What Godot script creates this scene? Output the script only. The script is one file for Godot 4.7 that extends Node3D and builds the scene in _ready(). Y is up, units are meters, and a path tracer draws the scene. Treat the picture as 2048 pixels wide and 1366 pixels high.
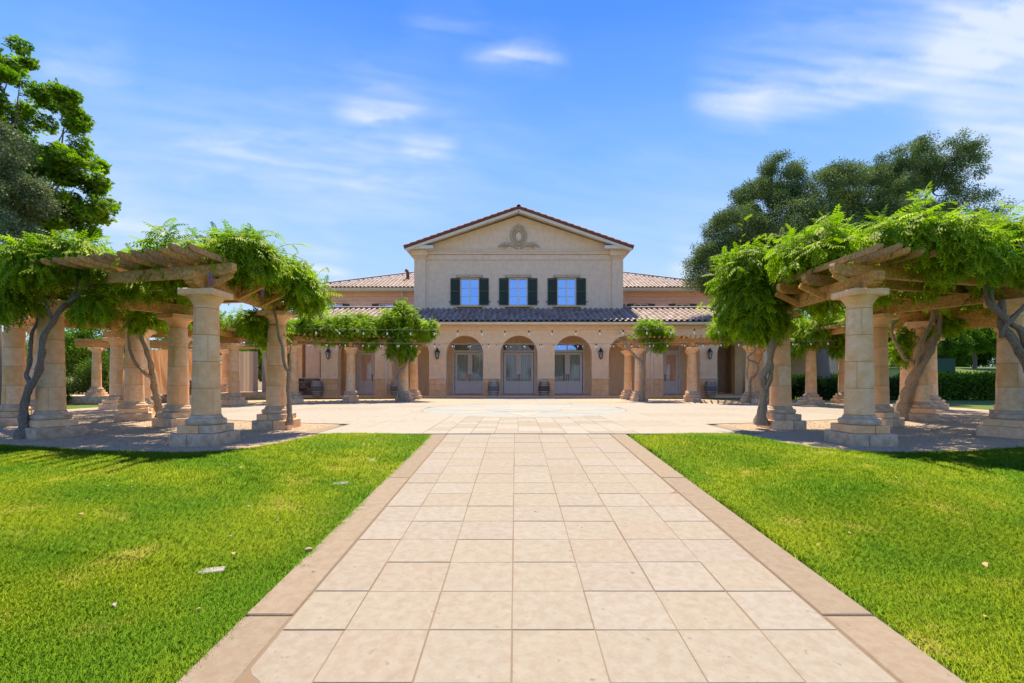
extends Node3D
# A sandstone villa behind a round plaza, ringed by wisteria pergolas. Units: metres, y up, the camera looks along -z.

const AX := 0.28          # x of the axis of the path, the plaza and the pergolas
const XB := 0.20          # x of the axis of the villa
var rng := RandomNumberGenerator.new()
var M := {}
var taken := {}
var LEAF := {}

class MB:
	var v := PackedVector3Array()
	var n := PackedVector3Array()
	var c := PackedColorArray()
	var ix := PackedInt32Array()
	var col := Color.WHITE
	func vert(p: Vector3, nn: Vector3) -> int:
		v.append(p); n.append(nn); c.append(col)
		return v.size() - 1
	func face(a: int, b: int, d: int) -> void:   # counter-clockwise seen from outside
		ix.append(a); ix.append(d); ix.append(b)
	func tri(a: Vector3, b: Vector3, d: Vector3) -> void:
		var nn := (b - a).cross(d - a).normalized()
		var i := vert(a, nn)
		vert(b, nn); vert(d, nn)
		face(i, i + 1, i + 2)
	func quad(a: Vector3, b: Vector3, d: Vector3, e: Vector3) -> void:
		var nn := (d - a).cross(e - b).normalized()
		var i := vert(a, nn)
		vert(b, nn); vert(d, nn); vert(e, nn)
		face(i, i + 1, i + 2)
		face(i, i + 2, i + 3)
	func quad_out(a: Vector3, b: Vector3, d: Vector3, e: Vector3, mid: Vector3) -> void:
		if (d - a).cross(e - b).dot(a + b + d + e - mid * 4.0) >= 0.0:
			quad(a, b, d, e)
		else:
			quad(e, d, b, a)
	func tri_out(a: Vector3, b: Vector3, d: Vector3, mid: Vector3) -> void:
		if (b - a).cross(d - a).dot(a + b + d - mid * 3.0) >= 0.0:
			tri(a, b, d)
		else:
			tri(d, b, a)
	func box(t: Transform3D, s: Vector3, bev := 0.0) -> void:
		var h := s * 0.5
		var mid := t.origin
		if bev <= 0.0:
			for a in 3:
				for sg in [-1.0, 1.0]:
					var q: Array[Vector3] = []
					for k in [[-1, -1], [1, -1], [1, 1], [-1, 1]]:
						var p := Vector3.ZERO
						p[a] = h[a] * sg
						p[(a + 1) % 3] = h[(a + 1) % 3] * k[0]
						p[(a + 2) % 3] = h[(a + 2) % 3] * k[1]
						q.append(t * p)
					quad_out(q[0], q[1], q[2], q[3], mid)
			return
		var pt := func(a: int, sx: Vector3) -> Vector3:
			var p := Vector3.ZERO
			for k in 3:
				p[k] = sx[k] * (h[k] if k == a else h[k] - bev)
			return t * p
		for a in 3:
			var b := (a + 1) % 3
			var e := (a + 2) % 3
			for sg in [-1.0, 1.0]:
				var q: Array[Vector3] = []
				for k in [[-1, -1], [1, -1], [1, 1], [-1, 1]]:
					var sx := Vector3.ZERO
					sx[a] = sg; sx[b] = k[0]; sx[e] = k[1]
					q.append(pt.call(a, sx))
				quad_out(q[0], q[1], q[2], q[3], mid)
			for s1 in [-1.0, 1.0]:
				for s2 in [-1.0, 1.0]:
					var u := Vector3.ZERO
					u[a] = s1; u[b] = s2; u[e] = -1.0
					var w := u
					w[e] = 1.0
					quad_out(pt.call(a, u), pt.call(b, u), pt.call(b, w), pt.call(a, w), mid)
		for s1 in [-1.0, 1.0]:
			for s2 in [-1.0, 1.0]:
				for s3 in [-1.0, 1.0]:
					var u := Vector3(s1, s2, s3)
					tri_out(pt.call(0, u), pt.call(1, u), pt.call(2, u), mid)
	func bx(x: float, y: float, z: float, w: float, h: float, d: float, bev := 0.0) -> void:   # centre in x and z, base in y
		box(Transform3D(Basis(), Vector3(x, y + h * 0.5, z)), Vector3(w, h, d), bev)
	func beam(a: Vector3, b: Vector3, w: float, h: float, bev := 0.0) -> void:                # a to b, h upwards
		var f := (b - a).normalized()
		var side := f.cross(Vector3.UP).normalized()
		var up := side.cross(f)
		box(Transform3D(Basis(side, up, -f), (a + b) * 0.5), Vector3(w, h, (b - a).length()), bev)
	func prism(poly: PackedVector2Array, depth: float, t: Transform3D) -> void:              # outline in xy, depth along z about 0
		var p := poly
		if Geometry2D.is_polygon_clockwise(p):
			p = p.duplicate()
			p.reverse()
		var tr := Geometry2D.triangulate_polygon(p)
		var h := depth * 0.5
		for k in range(0, tr.size(), 3):
			var a := p[tr[k]]
			var b := p[tr[k + 1]]
			var e := p[tr[k + 2]]
			if (b - a).cross(e - a) < 0.0:
				var sw := b
				b = e
				e = sw
			tri(t * Vector3(a.x, a.y, h), t * Vector3(b.x, b.y, h), t * Vector3(e.x, e.y, h))
			tri(t * Vector3(e.x, e.y, -h), t * Vector3(b.x, b.y, -h), t * Vector3(a.x, a.y, -h))
		for k in p.size():
			var a := p[k]
			var b := p[(k + 1) % p.size()]
			quad(t * Vector3(a.x, a.y, -h), t * Vector3(b.x, b.y, -h), t * Vector3(b.x, b.y, h), t * Vector3(a.x, a.y, h))
	func lathe(pr: PackedVector2Array, seg: int, t := Transform3D(), a0 := 0.0, a1 := TAU) -> void:   # profile (radius, height) upwards, smooth round, crisp along
		for k in pr.size() - 1:
			var p := pr[k]
			var q := pr[k + 1]
			var e := (q - p).normalized()
			var nn := Vector2(e.y, -e.x)
			var first := v.size()
			for s in seg + 1:
				var a := lerpf(a0, a1, float(s) / seg)
				var dir := Vector3(cos(a), 0, -sin(a))
				var w := (t.basis * (dir * nn.x + Vector3.UP * nn.y)).normalized()
				vert(t * (dir * p.x + Vector3.UP * p.y), w)
				vert(t * (dir * q.x + Vector3.UP * q.y), w)
			for s in seg:
				var i := first + s * 2
				face(i, i + 2, i + 3)
				face(i, i + 3, i + 1)
	func tube(pts: PackedVector3Array, rad: PackedFloat32Array, seg: int, rough := 0.0, sd := 1.0) -> void:
		var first := v.size()
		var up := Vector3(0.31, 0.2, 0.93).normalized()
		for k in pts.size():
			var f := (pts[mini(k + 1, pts.size() - 1)] - pts[maxi(k - 1, 0)]).normalized()
			var s := f.cross(up).normalized()
			up = s.cross(f).normalized()
			for j in seg:
				var a := TAU * j / seg
				var d := s * cos(a) + up * sin(a)
				var r := rad[k] * (1.0 + rough * (sin(a * 3.0 + k * 0.55 * sd) * 0.6 + sin(a * 5.0 - k * 0.31 + sd) * 0.4))
				vert(pts[k] + d * r, d)
		for k in pts.size() - 1:
			for j in seg:
				var a := first + k * seg + j
				var b := first + k * seg + (j + 1) % seg
				face(a, b + seg, b)
				face(a, a + seg, b + seg)
		var e := first + (pts.size() - 1) * seg
		for j in range(1, seg - 1):
			face(e, e + j + 1, e + j)
			face(first, first + j, first + j + 1)
	func ball(p: Vector3, r: Vector3, seg := 8) -> void:
		var first := v.size()
		for i in seg + 1:
			var th := PI * i / seg
			for j in seg + 1:
				var ph := TAU * j / seg
				var d := Vector3(sin(th) * cos(ph), cos(th), -sin(th) * sin(ph))
				vert(p + d * r, (d / r).normalized())
		for i in seg:
			for j in seg:
				var a := first + i * (seg + 1) + j
				face(a, a + seg + 1, a + seg + 2)
				face(a, a + seg + 2, a + 1)
	func mesh(colored := false) -> ArrayMesh:
		var arr := []
		arr.resize(Mesh.ARRAY_MAX)
		arr[Mesh.ARRAY_VERTEX] = v
		arr[Mesh.ARRAY_NORMAL] = n
		if colored:
			arr[Mesh.ARRAY_COLOR] = c
		arr[Mesh.ARRAY_INDEX] = ix
		var m := ArrayMesh.new()
		m.add_surface_from_arrays(Mesh.PRIMITIVE_TRIANGLES, arr)
		return m

# ---------------------------------------------------------------- scene-tree helpers
func numbered(called: String) -> String:
	var k: int = taken.get(called, -1) + 1
	taken[called] = k
	return called if k == 0 else "%s_%03d" % [called, k]

func tag(o: Node3D, label: String, category: String, group := "") -> Node3D:
	o.set_meta("label", label)
	o.set_meta("category", category)
	if group != "":
		o.set_meta("group", group)
	return o

func thing(called: String, label: String, category: String, at := Vector3.ZERO, turn := 0.0, group := "") -> Node3D:
	var o := Node3D.new()
	o.name = numbered(called)
	add_child(o)
	o.position = at
	o.rotation.y = turn
	return tag(o, label, category, group)

func part(called: String, m: Mesh, mat: Material, under: Node3D, t := Transform3D()) -> MeshInstance3D:
	var o := MeshInstance3D.new()
	o.name = called
	o.mesh = m
	o.material_override = mat
	o.transform = t
	under.add_child(o, true)
	return o

func top(called: String, m: Mesh, mat: Material, at := Transform3D()) -> MeshInstance3D:
	var o := MeshInstance3D.new()
	o.name = numbered(called)
	o.mesh = m
	o.material_override = mat
	o.transform = at
	add_child(o)
	return o

func struct(called: String, m: Mesh, mat: Material) -> MeshInstance3D:
	var o := top(called, m, mat)
	o.set_meta("kind", "structure")
	return o

func dup(src: Node3D, at: Vector3, turn: float, label: String) -> Node3D:
	var o: Node3D = src.duplicate()
	o.name = numbered(str(src.name))
	add_child(o)
	o.position = at
	o.rotation.y = turn
	o.set_meta("label", label)
	return o

func swarm(called: String, m: Mesh, mat: Material, where: Array[Transform3D], tint: PackedColorArray, under: Node3D) -> MultiMeshInstance3D:
	var mm := MultiMesh.new()
	mm.transform_format = MultiMesh.TRANSFORM_3D
	mm.use_colors = true
	mm.mesh = m
	mm.instance_count = where.size()
	for k in where.size():
		mm.set_instance_transform(k, where[k])
		mm.set_instance_color(k, tint[k])
	var o := MultiMeshInstance3D.new()
	o.name = called
	o.multimesh = mm
	o.material_override = mat
	o.set_meta("kind", "stuff")
	under.add_child(o, true)
	return o

func rnd(a: float, b: float) -> float:
	return rng.randf_range(a, b)

func on_sphere() -> Vector3:
	var y := rnd(-1, 1)
	var a := rnd(0, TAU)
	var r := sqrt(1.0 - y * y)
	return Vector3(r * cos(a), y, r * sin(a))

func aimed(at: Vector3, f: Vector3, up: Vector3, s: float) -> Transform3D:    # +z of the mesh along f, +y near up
	var z := f.normalized()
	var x := up.cross(z)
	if x.length() < 0.01:
		x = Vector3(1, 0, 0.1).cross(z)
	x = x.normalized()
	return Transform3D(Basis(x * s, z.cross(x) * s, z * s), at)

# ---------------------------------------------------------------- materials
func lin(r: float, g: float, b: float) -> Color:
	return Color(r, g, b).linear_to_srgb()

func ntex(size: int, freq: float, oct: int, lo: Color, hi: Color, sd := 1, kind := FastNoiseLite.TYPE_SIMPLEX_SMOOTH, stretch := 1.0) -> NoiseTexture2D:
	var f := FastNoiseLite.new()
	f.noise_type = kind
	f.frequency = freq
	f.fractal_octaves = oct
	f.fractal_gain = 0.55
	f.seed = sd
	var g := Gradient.new()
	g.set_color(0, lo)
	g.set_color(1, hi)
	var t := NoiseTexture2D.new()
	t.width = size
	t.height = int(size * stretch)
	t.seamless = true
	t.seamless_blend_skirt = 0.2
	t.noise = f
	t.color_ramp = g
	return t

func mat(called: String, albedo: Color, rough: float, tex: Texture2D = null, scale := Vector3.ONE, bump: Texture2D = null, height := 0.0) -> StandardMaterial3D:
	var m := StandardMaterial3D.new()
	m.resource_name = called
	m.albedo_color = albedo
	m.roughness = rough
	if tex or bump:
		m.uv1_triplanar = true
		m.uv1_world_triplanar = true
		m.uv1_triplanar_sharpness = 8.0
		m.uv1_scale = scale
	if tex:
		m.albedo_texture = tex
	if bump:
		m.heightmap_enabled = true
		m.heightmap_texture = bump
		m.heightmap_scale = height
	M[called] = m
	return m

func tinted(called: String, src: String, albedo: Color) -> StandardMaterial3D:
	var m: StandardMaterial3D = M[src].duplicate()
	m.resource_name = called
	m.albedo_color = albedo
	M[called] = m
	return m

func leaf_mat(called: String, glow: Color, rough := 0.45, spec := 0.5) -> StandardMaterial3D:
	var m := StandardMaterial3D.new()
	m.resource_name = called
	m.albedo_color = Color.WHITE
	m.vertex_color_use_as_albedo = true
	m.roughness = rough
	m.metallic_specular = spec
	m.backlight_enabled = true
	m.backlight = glow
	m.cull_mode = BaseMaterial3D.CULL_DISABLED
	M[called] = m
	return m

func make_materials() -> void:
	var soft := ntex(512, 0.012, 5, Color(0.93, 0.92, 0.91), Color(1, 1, 1), 3)
	var blot := ntex(512, 0.007, 6, Color(0.74, 0.71, 0.68), Color(1, 1, 1), 11)
	var grain := ntex(512, 0.12, 4, Color(0.25, 0.25, 0.25), Color(1, 1, 1), 5)
	var fine := ntex(512, 0.25, 3, Color(0.72, 0.71, 0.70), Color(1, 1, 1), 8)
	var wood := ntex(512, 0.03, 5, Color(0.68, 0.63, 0.58), Color(1, 1, 1), 21)
	var speck := ntex(512, 0.22, 3, Color(0.55, 0.53, 0.51), Color(1, 1, 1), 31)
	var rust := ntex(512, 0.010, 6, Color(0.94, 0.84, 0.70), Color(1, 1, 1), 41)
	mat("stone", lin(0.92, 0.59, 0.36), 0.85, rust, Vector3.ONE * 0.7, grain, 0.10)
	tinted("stone_pale", "stone", lin(0.92, 0.64, 0.43))
	tinted("stone_warm", "stone", lin(0.84, 0.56, 0.31))
	mat("stone_dark", lin(0.74, 0.57, 0.42), 0.9, blot, Vector3.ONE * 1.3, grain, 0.15)
	mat("stone_aged", lin(0.84, 0.63, 0.45), 0.88, rust, Vector3.ONE * 1.6, grain, 0.12)
	mat("mortar", lin(0.50, 0.29, 0.14), 0.95, soft, Vector3.ONE)
	mat("wood", lin(0.80, 0.44, 0.125), 0.75, wood, Vector3(0.8, 0.8, 0.8), grain, 0.03)
	tinted("wood_pale", "wood", lin(0.82, 0.50, 0.17))
	tinted("wood_grey", "wood", lin(0.58, 0.36, 0.15))
	mat("bark", lin(0.60, 0.46, 0.32), 0.95, ntex(512, 0.05, 5, Color(0.55, 0.52, 0.50), Color(1, 1, 1), 51), Vector3(2.2, 0.7, 2.2), ntex(512, 0.05, 5, Color(0, 0, 0), Color(1, 1, 1), 52), 1.4)
	tinted("bark_grey", "bark", lin(0.42, 0.35, 0.30))
	mat("twig", lin(0.30, 0.20, 0.11), 0.9)
	mat("stucco", lin(0.92, 0.63, 0.39), 0.92, soft, Vector3.ONE * 0.35, grain, 0.06)
	mat("stucco_up", lin(0.89, 0.66, 0.50), 0.92, soft, Vector3.ONE * 0.35, grain, 0.06)
	mat("stucco_pink", lin(0.88, 0.55, 0.41), 0.92, soft, Vector3.ONE * 0.3, grain, 0.06)
	mat("trim", lin(0.80, 0.70, 0.57), 0.7, soft, Vector3.ONE * 0.5)
	mat("frame", lin(0.72, 0.69, 0.66), 0.5)
	mat("door_paint", lin(0.84, 0.80, 0.80), 0.45, soft, Vector3.ONE)
	mat("shutter", lin(0.030, 0.060, 0.060), 0.6)
	mat("plaster", lin(0.52, 0.40, 0.28), 0.9)
	mat("iron", lin(0.012, 0.012, 0.013), 0.45)
	mat("slot", lin(0.03, 0.028, 0.025), 0.9)
	for k in 5:
		var tc: Color = [lin(0.40, 0.30, 0.265), lin(0.35, 0.245, 0.21), lin(0.46, 0.37, 0.335), lin(0.29, 0.19, 0.165), lin(0.40, 0.325, 0.295)][k]
		mat("roof_%d" % k, tc, 0.7, fine, Vector3.ONE * 2.0)
	mat("roof_red", lin(0.26, 0.075, 0.05), 0.75, fine, Vector3.ONE * 2.0)
	var tile_bump := ntex(512, 0.3, 3, Color(0, 0, 0), Color(1, 1, 1), 61)
	var tiles := [lin(0.290, 0.262, 0.218), lin(0.290, 0.254, 0.208), lin(0.298, 0.272, 0.234), lin(0.282, 0.248, 0.204), lin(0.292, 0.262, 0.212), lin(0.287, 0.258, 0.222)]
	var tile_tex := ntex(1024, 0.010, 7, Color(0.93, 0.91, 0.89), Color(1, 1, 1), 62)
	for k in tiles.size():
		mat("tile_%d" % k, tiles[k], 0.85, tile_tex, Vector3.ONE * 0.9, tile_bump, 0.12)
		M["tile_%d" % k].uv1_offset = Vector3(k * 0.37, 0, k * 0.21)
	mat("plaza", lin(0.350, 0.325, 0.285), 0.85, ntex(1024, 0.012, 6, Color(0.92, 0.91, 0.90), Color(1, 1, 1), 66), Vector3.ONE * 0.3, tile_bump, 0.1)
	tinted("plaza_b", "plaza", lin(0.345, 0.318, 0.277))
	tinted("plaza_c", "plaza", lin(0.325, 0.292, 0.245))
	mat("inlay_blue", lin(0.285, 0.305, 0.295), 0.8, soft, Vector3.ONE * 0.6)
	mat("inlay_rose", lin(0.34, 0.29, 0.26), 0.8, soft, Vector3.ONE * 0.6)
	mat("inlay_pale", lin(0.345, 0.32, 0.28), 0.8, soft, Vector3.ONE * 0.6)
	mat("kerb", lin(0.250, 0.203, 0.148), 0.9, tile_tex, Vector3.ONE * 0.8, tile_bump, 0.2)
	tinted("kerb_b", "kerb", lin(0.268, 0.218, 0.160))
	mat("joint", lin(0.34, 0.245, 0.16), 0.95, speck, Vector3.ONE * 2.0)
	mat("gravel", lin(0.74, 0.57, 0.40), 0.95, speck, Vector3.ONE * 2.6, tile_bump, 0.8)
	mat("pebble", Color.WHITE, 0.85)
	M["pebble"].vertex_color_use_as_albedo = true
	mat("soil", lin(0.12, 0.17, 0.012), 1.0, speck, Vector3.ONE * 1.5)
	mat("terrain", Color.WHITE, 1.0, ntex(512, 0.05, 5, Color(0.55, 0.55, 0.5), Color(1, 1, 1), 71), Vector3.ONE * 0.25)
	M["terrain"].vertex_color_use_as_albedo = true
	mat("oak_stave", lin(0.16, 0.105, 0.075), 0.7, wood, Vector3(3, 0.6, 3))
	mat("oak_grey", lin(0.26, 0.24, 0.25), 0.65, wood, Vector3(3, 0.6, 3))
	mat("hoop", lin(0.42, 0.42, 0.45), 0.4)
	M["hoop"].metallic = 0.8
	mat("tarp", lin(0.78, 0.36, 0.08), 0.9)
	mat("tarp_grey", lin(0.46, 0.40, 0.33), 0.9)
	for k in ["tarp", "tarp_grey"]:
		M[k].backlight_enabled = true
		M[k].backlight = Color(0.6, 0.55, 0.5)
	mat("white", lin(0.78, 0.77, 0.75), 0.6)
	mat("green_box", lin(0.30, 0.36, 0.13), 0.6)
	mat("green_screen", lin(0.02, 0.06, 0.045), 0.8)
	mat("cable", lin(0.12, 0.11, 0.10), 0.7)
	mat("plastic", lin(0.015, 0.015, 0.015), 0.4)
	mat("curtain", lin(0.40, 0.42, 0.40), 0.9)
	mat("inside", lin(0.20, 0.17, 0.14), 0.9)
	mat("rock", lin(0.36, 0.24, 0.14), 0.9, blot, Vector3.ONE * 2.0, grain, 1.0)
	tinted("rock_pale", "rock", lin(0.50, 0.37, 0.24))
	tinted("rock_dark", "rock", lin(0.22, 0.14, 0.09))
	mat("valve", lin(0.55, 0.52, 0.48), 0.9, speck, Vector3.ONE * 2.0)
	mat("dry_leaf", lin(0.42, 0.27, 0.13), 0.8)
	mat("wood_plain", lin(0.34, 0.20, 0.10), 0.8, wood, Vector3.ONE)
	var glass := mat("glass", Color(0.9, 0.95, 1.0, 0.12), 0.02)
	glass.transparency = BaseMaterial3D.TRANSPARENCY_ALPHA
	glass.metallic_specular = 0.7
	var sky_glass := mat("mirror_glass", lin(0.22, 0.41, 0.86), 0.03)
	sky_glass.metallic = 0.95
	var bulb := mat("bulb_glass", Color(0.95, 0.93, 0.9, 0.45), 0.05)
	bulb.transparency = BaseMaterial3D.TRANSPARENCY_ALPHA
	# stains: rare dark flecks on paving, run-off streaks on plaster, blotches on stone
	var fleck := ntex(1024, 0.02, 5, Color(1, 1, 1), Color(1, 1, 1), 81)
	var fg := fleck.color_ramp
	fg.set_color(0, Color(0.66, 0.60, 0.53)); fg.set_color(1, Color(1, 1, 1))
	fg.add_point(0.10, Color(0.86, 0.83, 0.79)); fg.add_point(0.20, Color(0.985, 0.98, 0.975)); fg.add_point(0.45, Color(1, 1, 1)); fg.add_point(0.62, Color(0.97, 0.95, 0.93))
	var streak := ntex(512, 0.02, 5, Color(1, 1, 1), Color(1, 1, 1), 83)
	var sg := streak.color_ramp
	sg.set_color(0, Color(0.93, 0.92, 0.90)); sg.add_point(0.30, Color(0.99, 0.99, 0.99)); sg.add_point(0.70, Color(1, 1, 1)); sg.set_color(3, Color(0.94, 0.93, 0.92))
	for k in ["tile_0", "tile_1", "tile_2", "tile_3", "tile_4", "tile_5", "kerb", "kerb_b", "plaza", "plaza_b", "plaza_c", "stucco", "stucco_up", "stucco_pink", "stone", "stone_pale", "stone_warm", "stone_dark", "wood", "wood_pale", "wood_grey"]:
		var d: StandardMaterial3D = M[k]
		d.detail_enabled = true
		d.detail_blend_mode = BaseMaterial3D.BLEND_MODE_MUL
		d.detail_uv_layer = BaseMaterial3D.DETAIL_UV_2
		d.uv2_triplanar = true
		d.uv2_world_triplanar = true
		d.uv2_triplanar_sharpness = 8.0
		var plaster: bool = k.begins_with("stucco")
		d.detail_albedo = streak if plaster else fleck
		d.uv2_scale = Vector3(0.42, 0.09, 0.42) if plaster else (Vector3.ONE * 0.45 if k.begins_with("tile") or k.begins_with("kerb") or k.begins_with("plaza") else Vector3.ONE * 1.1)
	leaf_mat("leaf", Color(0.85, 1.0, 0.40), 0.55, 0.3)
	leaf_mat("leaf_oak", Color(0.5, 0.55, 0.35), 0.75, 0.2)
	leaf_mat("grass", Color(0.6, 0.75, 0.3), 0.7, 0.2)
	leaf_mat("petal", Color(0.5, 0.4, 0.7), 0.7)
	M["petal"].vertex_color_use_as_albedo = false
	M["petal"].albedo_color = lin(0.42, 0.28, 0.64)

# ---------------------------------------------------------------- sky
func sky_picture() -> ImageTexture:
	var w := 2048
	var h := 1024
	var warp := FastNoiseLite.new()
	warp.seed = 7
	warp.frequency = 1.6
	warp.fractal_octaves = 3
	var wisp := FastNoiseLite.new()
	wisp.seed = 19
	wisp.frequency = 2.2
	wisp.fractal_octaves = 5
	wisp.fractal_gain = 0.55
	var stops := [[0.0, Vector3(0.62, 0.80, 1.0)], [0.10, Vector3(0.54, 0.75, 1.0)], [0.26, Vector3(0.37, 0.62, 1.0)], [0.42, Vector3(0.215, 0.48, 1.0)], [0.60, Vector3(0.095, 0.31, 0.98)], [1.0, Vector3(0.05, 0.20, 0.82)]]
	# streaks of cirrus: azimuth and height (both as tangents before the -z axis), soft side up, soft side down, strength
	var streaks := [
		[[-0.13, 0.668, 0.0, 0.672, 0.13, 0.656], 0.022, 0.012, 0.62], [[-0.40, 0.545, -0.29, 0.55, -0.16, 0.555], 0.028, 0.014, 0.5],
		[[-0.26, 0.475, -0.19, 0.474, -0.10, 0.485], 0.022, 0.012, 0.42], [[0.34, 0.60, 0.49, 0.548, 0.80, 0.60, 1.08, 0.70], 0.10, 0.020, 0.52],
		[[0.34, 0.57, 0.45, 0.552, 0.56, 0.553], 0.035, 0.014, 0.5],
		[[-0.88, 0.53, -0.55, 0.455, -0.24, 0.37, -0.06, 0.315], 0.055, 0.022, 0.26], [[-0.98, 0.32, -0.80, 0.31, -0.62, 0.28], 0.035, 0.03, 0.34],
		[[0.80, 0.47, 0.95, 0.475, 1.15, 0.48], 0.09, 0.04, 0.42], [[0.94, 0.43, 1.02, 0.435, 1.12, 0.44], 0.03, 0.02, 0.35], [[0.80, 0.66, 1.0, 0.70, 1.2, 0.74], 0.12, 0.09, 0.42],
		[[-0.26, 0.735, -0.16, 0.73, -0.04, 0.735], 0.03, 0.02, 0.2], [[-1.05, 0.64, -0.9, 0.63, -0.76, 0.61], 0.06, 0.04, 0.22],
		[[-0.50, 0.24, -0.40, 0.225, -0.32, 0.20], 0.03, 0.025, 0.6], [[0.30, 0.24, 0.40, 0.225, 0.48, 0.215], 0.03, 0.03, 0.55]]
	var data := PackedFloat32Array()
	data.resize(w * h * 3)
	var at := 0
	for j in h:
		var el := PI * (0.5 - (j + 0.5) / h)
		var y := sin(el)
		var ce := cos(el)
		var base := Vector3(0.30, 0.30, 0.25)
		if y >= 0.0:
			for k in stops.size() - 1:
				if y <= stops[k + 1][0]:
					var f: float = (y - stops[k][0]) / (stops[k + 1][0] - stops[k][0])
					base = (stops[k][1] as Vector3).lerp(stops[k + 1][1], f)
					break
		for i in w:
			var c := base
			if y > -0.02:
				var az := TAU * (i + 0.5) / w
				var x := sin(az) * ce
				var z := -cos(az) * ce
				var k := 1.0 / (maxf(y, 0.0) + 0.18)
				var q := Vector3(x * k, z * k, 0.0)
				var wv := warp.get_noise_3dv(q)
				var s := wisp.get_noise_2d((q.x + q.y * 0.35 + wv * 0.16) * 0.16, (q.y - q.x * 0.2 + wv * 0.12) * 0.62)
				var a := clampf((s + 0.05) * 0.95, 0.0, 0.55) * smoothstep(0.0, 0.2, y)
				if z < -0.2:
					a *= 0.12
					var tx := -x / z
					var ty := -y / z
					if absf(tx) < 1.3:
						var edge := wisp.get_noise_2d(tx * 0.7, ty * 4.0)
						var fib := wisp.get_noise_2d(tx * 1.6 + ty * 1.2 + edge * 0.4, ty * 11.0 + tx * 1.5)
						var veil := smoothstep(-0.05, 0.55, wisp.get_noise_2d(tx * 0.35 + 3.0, ty * 1.3 + tx * 0.5))
						a += veil * (0.12 + 0.10 * absf(tx)) * (0.75 + fib * 0.8)
						a += 0.20 * smoothstep(0.10, -0.55, tx) * exp(-pow((ty - 0.50 - tx * 0.15) / 0.20, 2.0)) * (0.85 + fib * 0.9)
						a += 0.13 * smoothstep(0.35, 1.05, tx) * smoothstep(0.52, 0.62, ty) * (0.85 + fib * 0.7)
						a += 0.20 * smoothstep(0.72, 1.0, tx) * smoothstep(0.25, 0.45, ty)
						for st in streaks:
							var pts: Array = st[0]
							for g in range(0, pts.size() - 2, 2):
								if tx >= pts[g] and tx < pts[g + 2]:
									var f: float = (tx - pts[g]) / (pts[g + 2] - pts[g])
									var mid: float = lerpf(pts[g + 1], pts[g + 3], f) + edge * 0.014
									var dy := ty - mid
									var wd: float = st[1] if dy > 0.0 else st[2]
									var all: float = (tx - pts[0]) / (pts[pts.size() - 2] - pts[0])
									var fade := smoothstep(0.0, 0.35, all) * (1.0 - smoothstep(0.65, 1.0, all)) if pts[pts.size() - 2] < 1.07 else smoothstep(0.0, 0.35, all)
									a += (0.72 * exp(-dy * dy / (wd * wd)) + 0.30 * exp(-dy * dy / (wd * wd * 7.0))) * fade * float(st[3]) * clampf(0.85 + edge * 0.4 + fib * 1.1, 0.1, 1.6)
				a = clampf(a * 0.74, 0.0, 0.72)
				c = c.lerp(Vector3(0.90, 0.94, 1.0), a)
			data[at] = c.x; data[at + 1] = c.y; data[at + 2] = c.z
			at += 3
	var im := Image.create_from_data(w, h, false, Image.FORMAT_RGBF, data.to_byte_array())
	return ImageTexture.create_from_image(im)

func camera_sky_sun() -> void:
	var cam := Camera3D.new()
	cam.name = "camera"
	add_child(cam)
	cam.position = Vector3(0, 1.04, 0)
	cam.set_frustum(0.05 * 1366.0 / 960.0, Vector2(-7.0, 74.0) / 960.0 * 0.05, 0.05, 1500.0)
	cam.current = true
	var sky := Sky.new()
	var pm := PanoramaSkyMaterial.new()
	pm.panorama = sky_picture()
	sky.sky_material = pm
	var env := Environment.new()
	env.background_mode = Environment.BG_SKY
	env.sky = sky
	env.background_energy_multiplier = 0.545
	env.tonemap_mode = Environment.TONE_MAPPER_LINEAR
	env.tonemap_exposure = 1.95
	env.sdfgi_enabled = true
	env.ssao_enabled = true
	env.ssil_enabled = true
	var we := WorldEnvironment.new()
	we.name = "environment"
	we.environment = env
	add_child(we)
	var sun := DirectionalLight3D.new()
	sun.name = "sun"
	sun.light_energy = 1.6
	sun.light_color = Color(1.0, 0.93, 0.80)
	sun.light_angular_distance = 0.5
	sun.shadow_enabled = true
	add_child(sun)
	sun.look_at_from_position(Vector3(0, 60, -27), Vector3(-0.6, 0, 0), Vector3.UP)

# ---------------------------------------------------------------- ground, path, plaza
func slope(d: float) -> float:
	return -0.486 + 0.052 * d

func ground_at(x: float, z: float) -> float:          # the ramp of the path flattens out towards the pergolas
	var w := smoothstep(2.0, 4.2, absf(x - AX))
	var p := slope(maxf(-z, -6.0) + 3.0 * w)
	return -0.03 * log(1.0 + exp(clampf(-p / 0.03, -30.0, 30.0)))

const BORDER := [[1.84, -9.05], [3.55, -9.05], [3.85, -8.9], [3.98, -8.4], [4.05, -7.7], [4.25, -7.2], [4.6, -6.9], [5.1, -6.78], [6.4, -6.95], [8.4, -7.5], [11.0, -9.0], [14.0, -11.3], [20.0, -15.0]]

func border_z(r: float) -> float:
	for k in BORDER.size() - 1:
		if r <= BORDER[k + 1][0]:
			return lerpf(BORDER[k][1], BORDER[k + 1][1], (r - BORDER[k][0]) / (BORDER[k + 1][0] - BORDER[k][0]))
	return -15.0

func hill(x: float, z: float) -> float:
	var d := -z
	return 2.6 * smoothstep(30.0, 62.0, d) * smoothstep(13.0, 26.0, x) + 6.5 * smoothstep(32.0, 95.0, d) * smoothstep(-24.0, -62.0, x) + 3.0 * smoothstep(120.0, 400.0, d)

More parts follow.
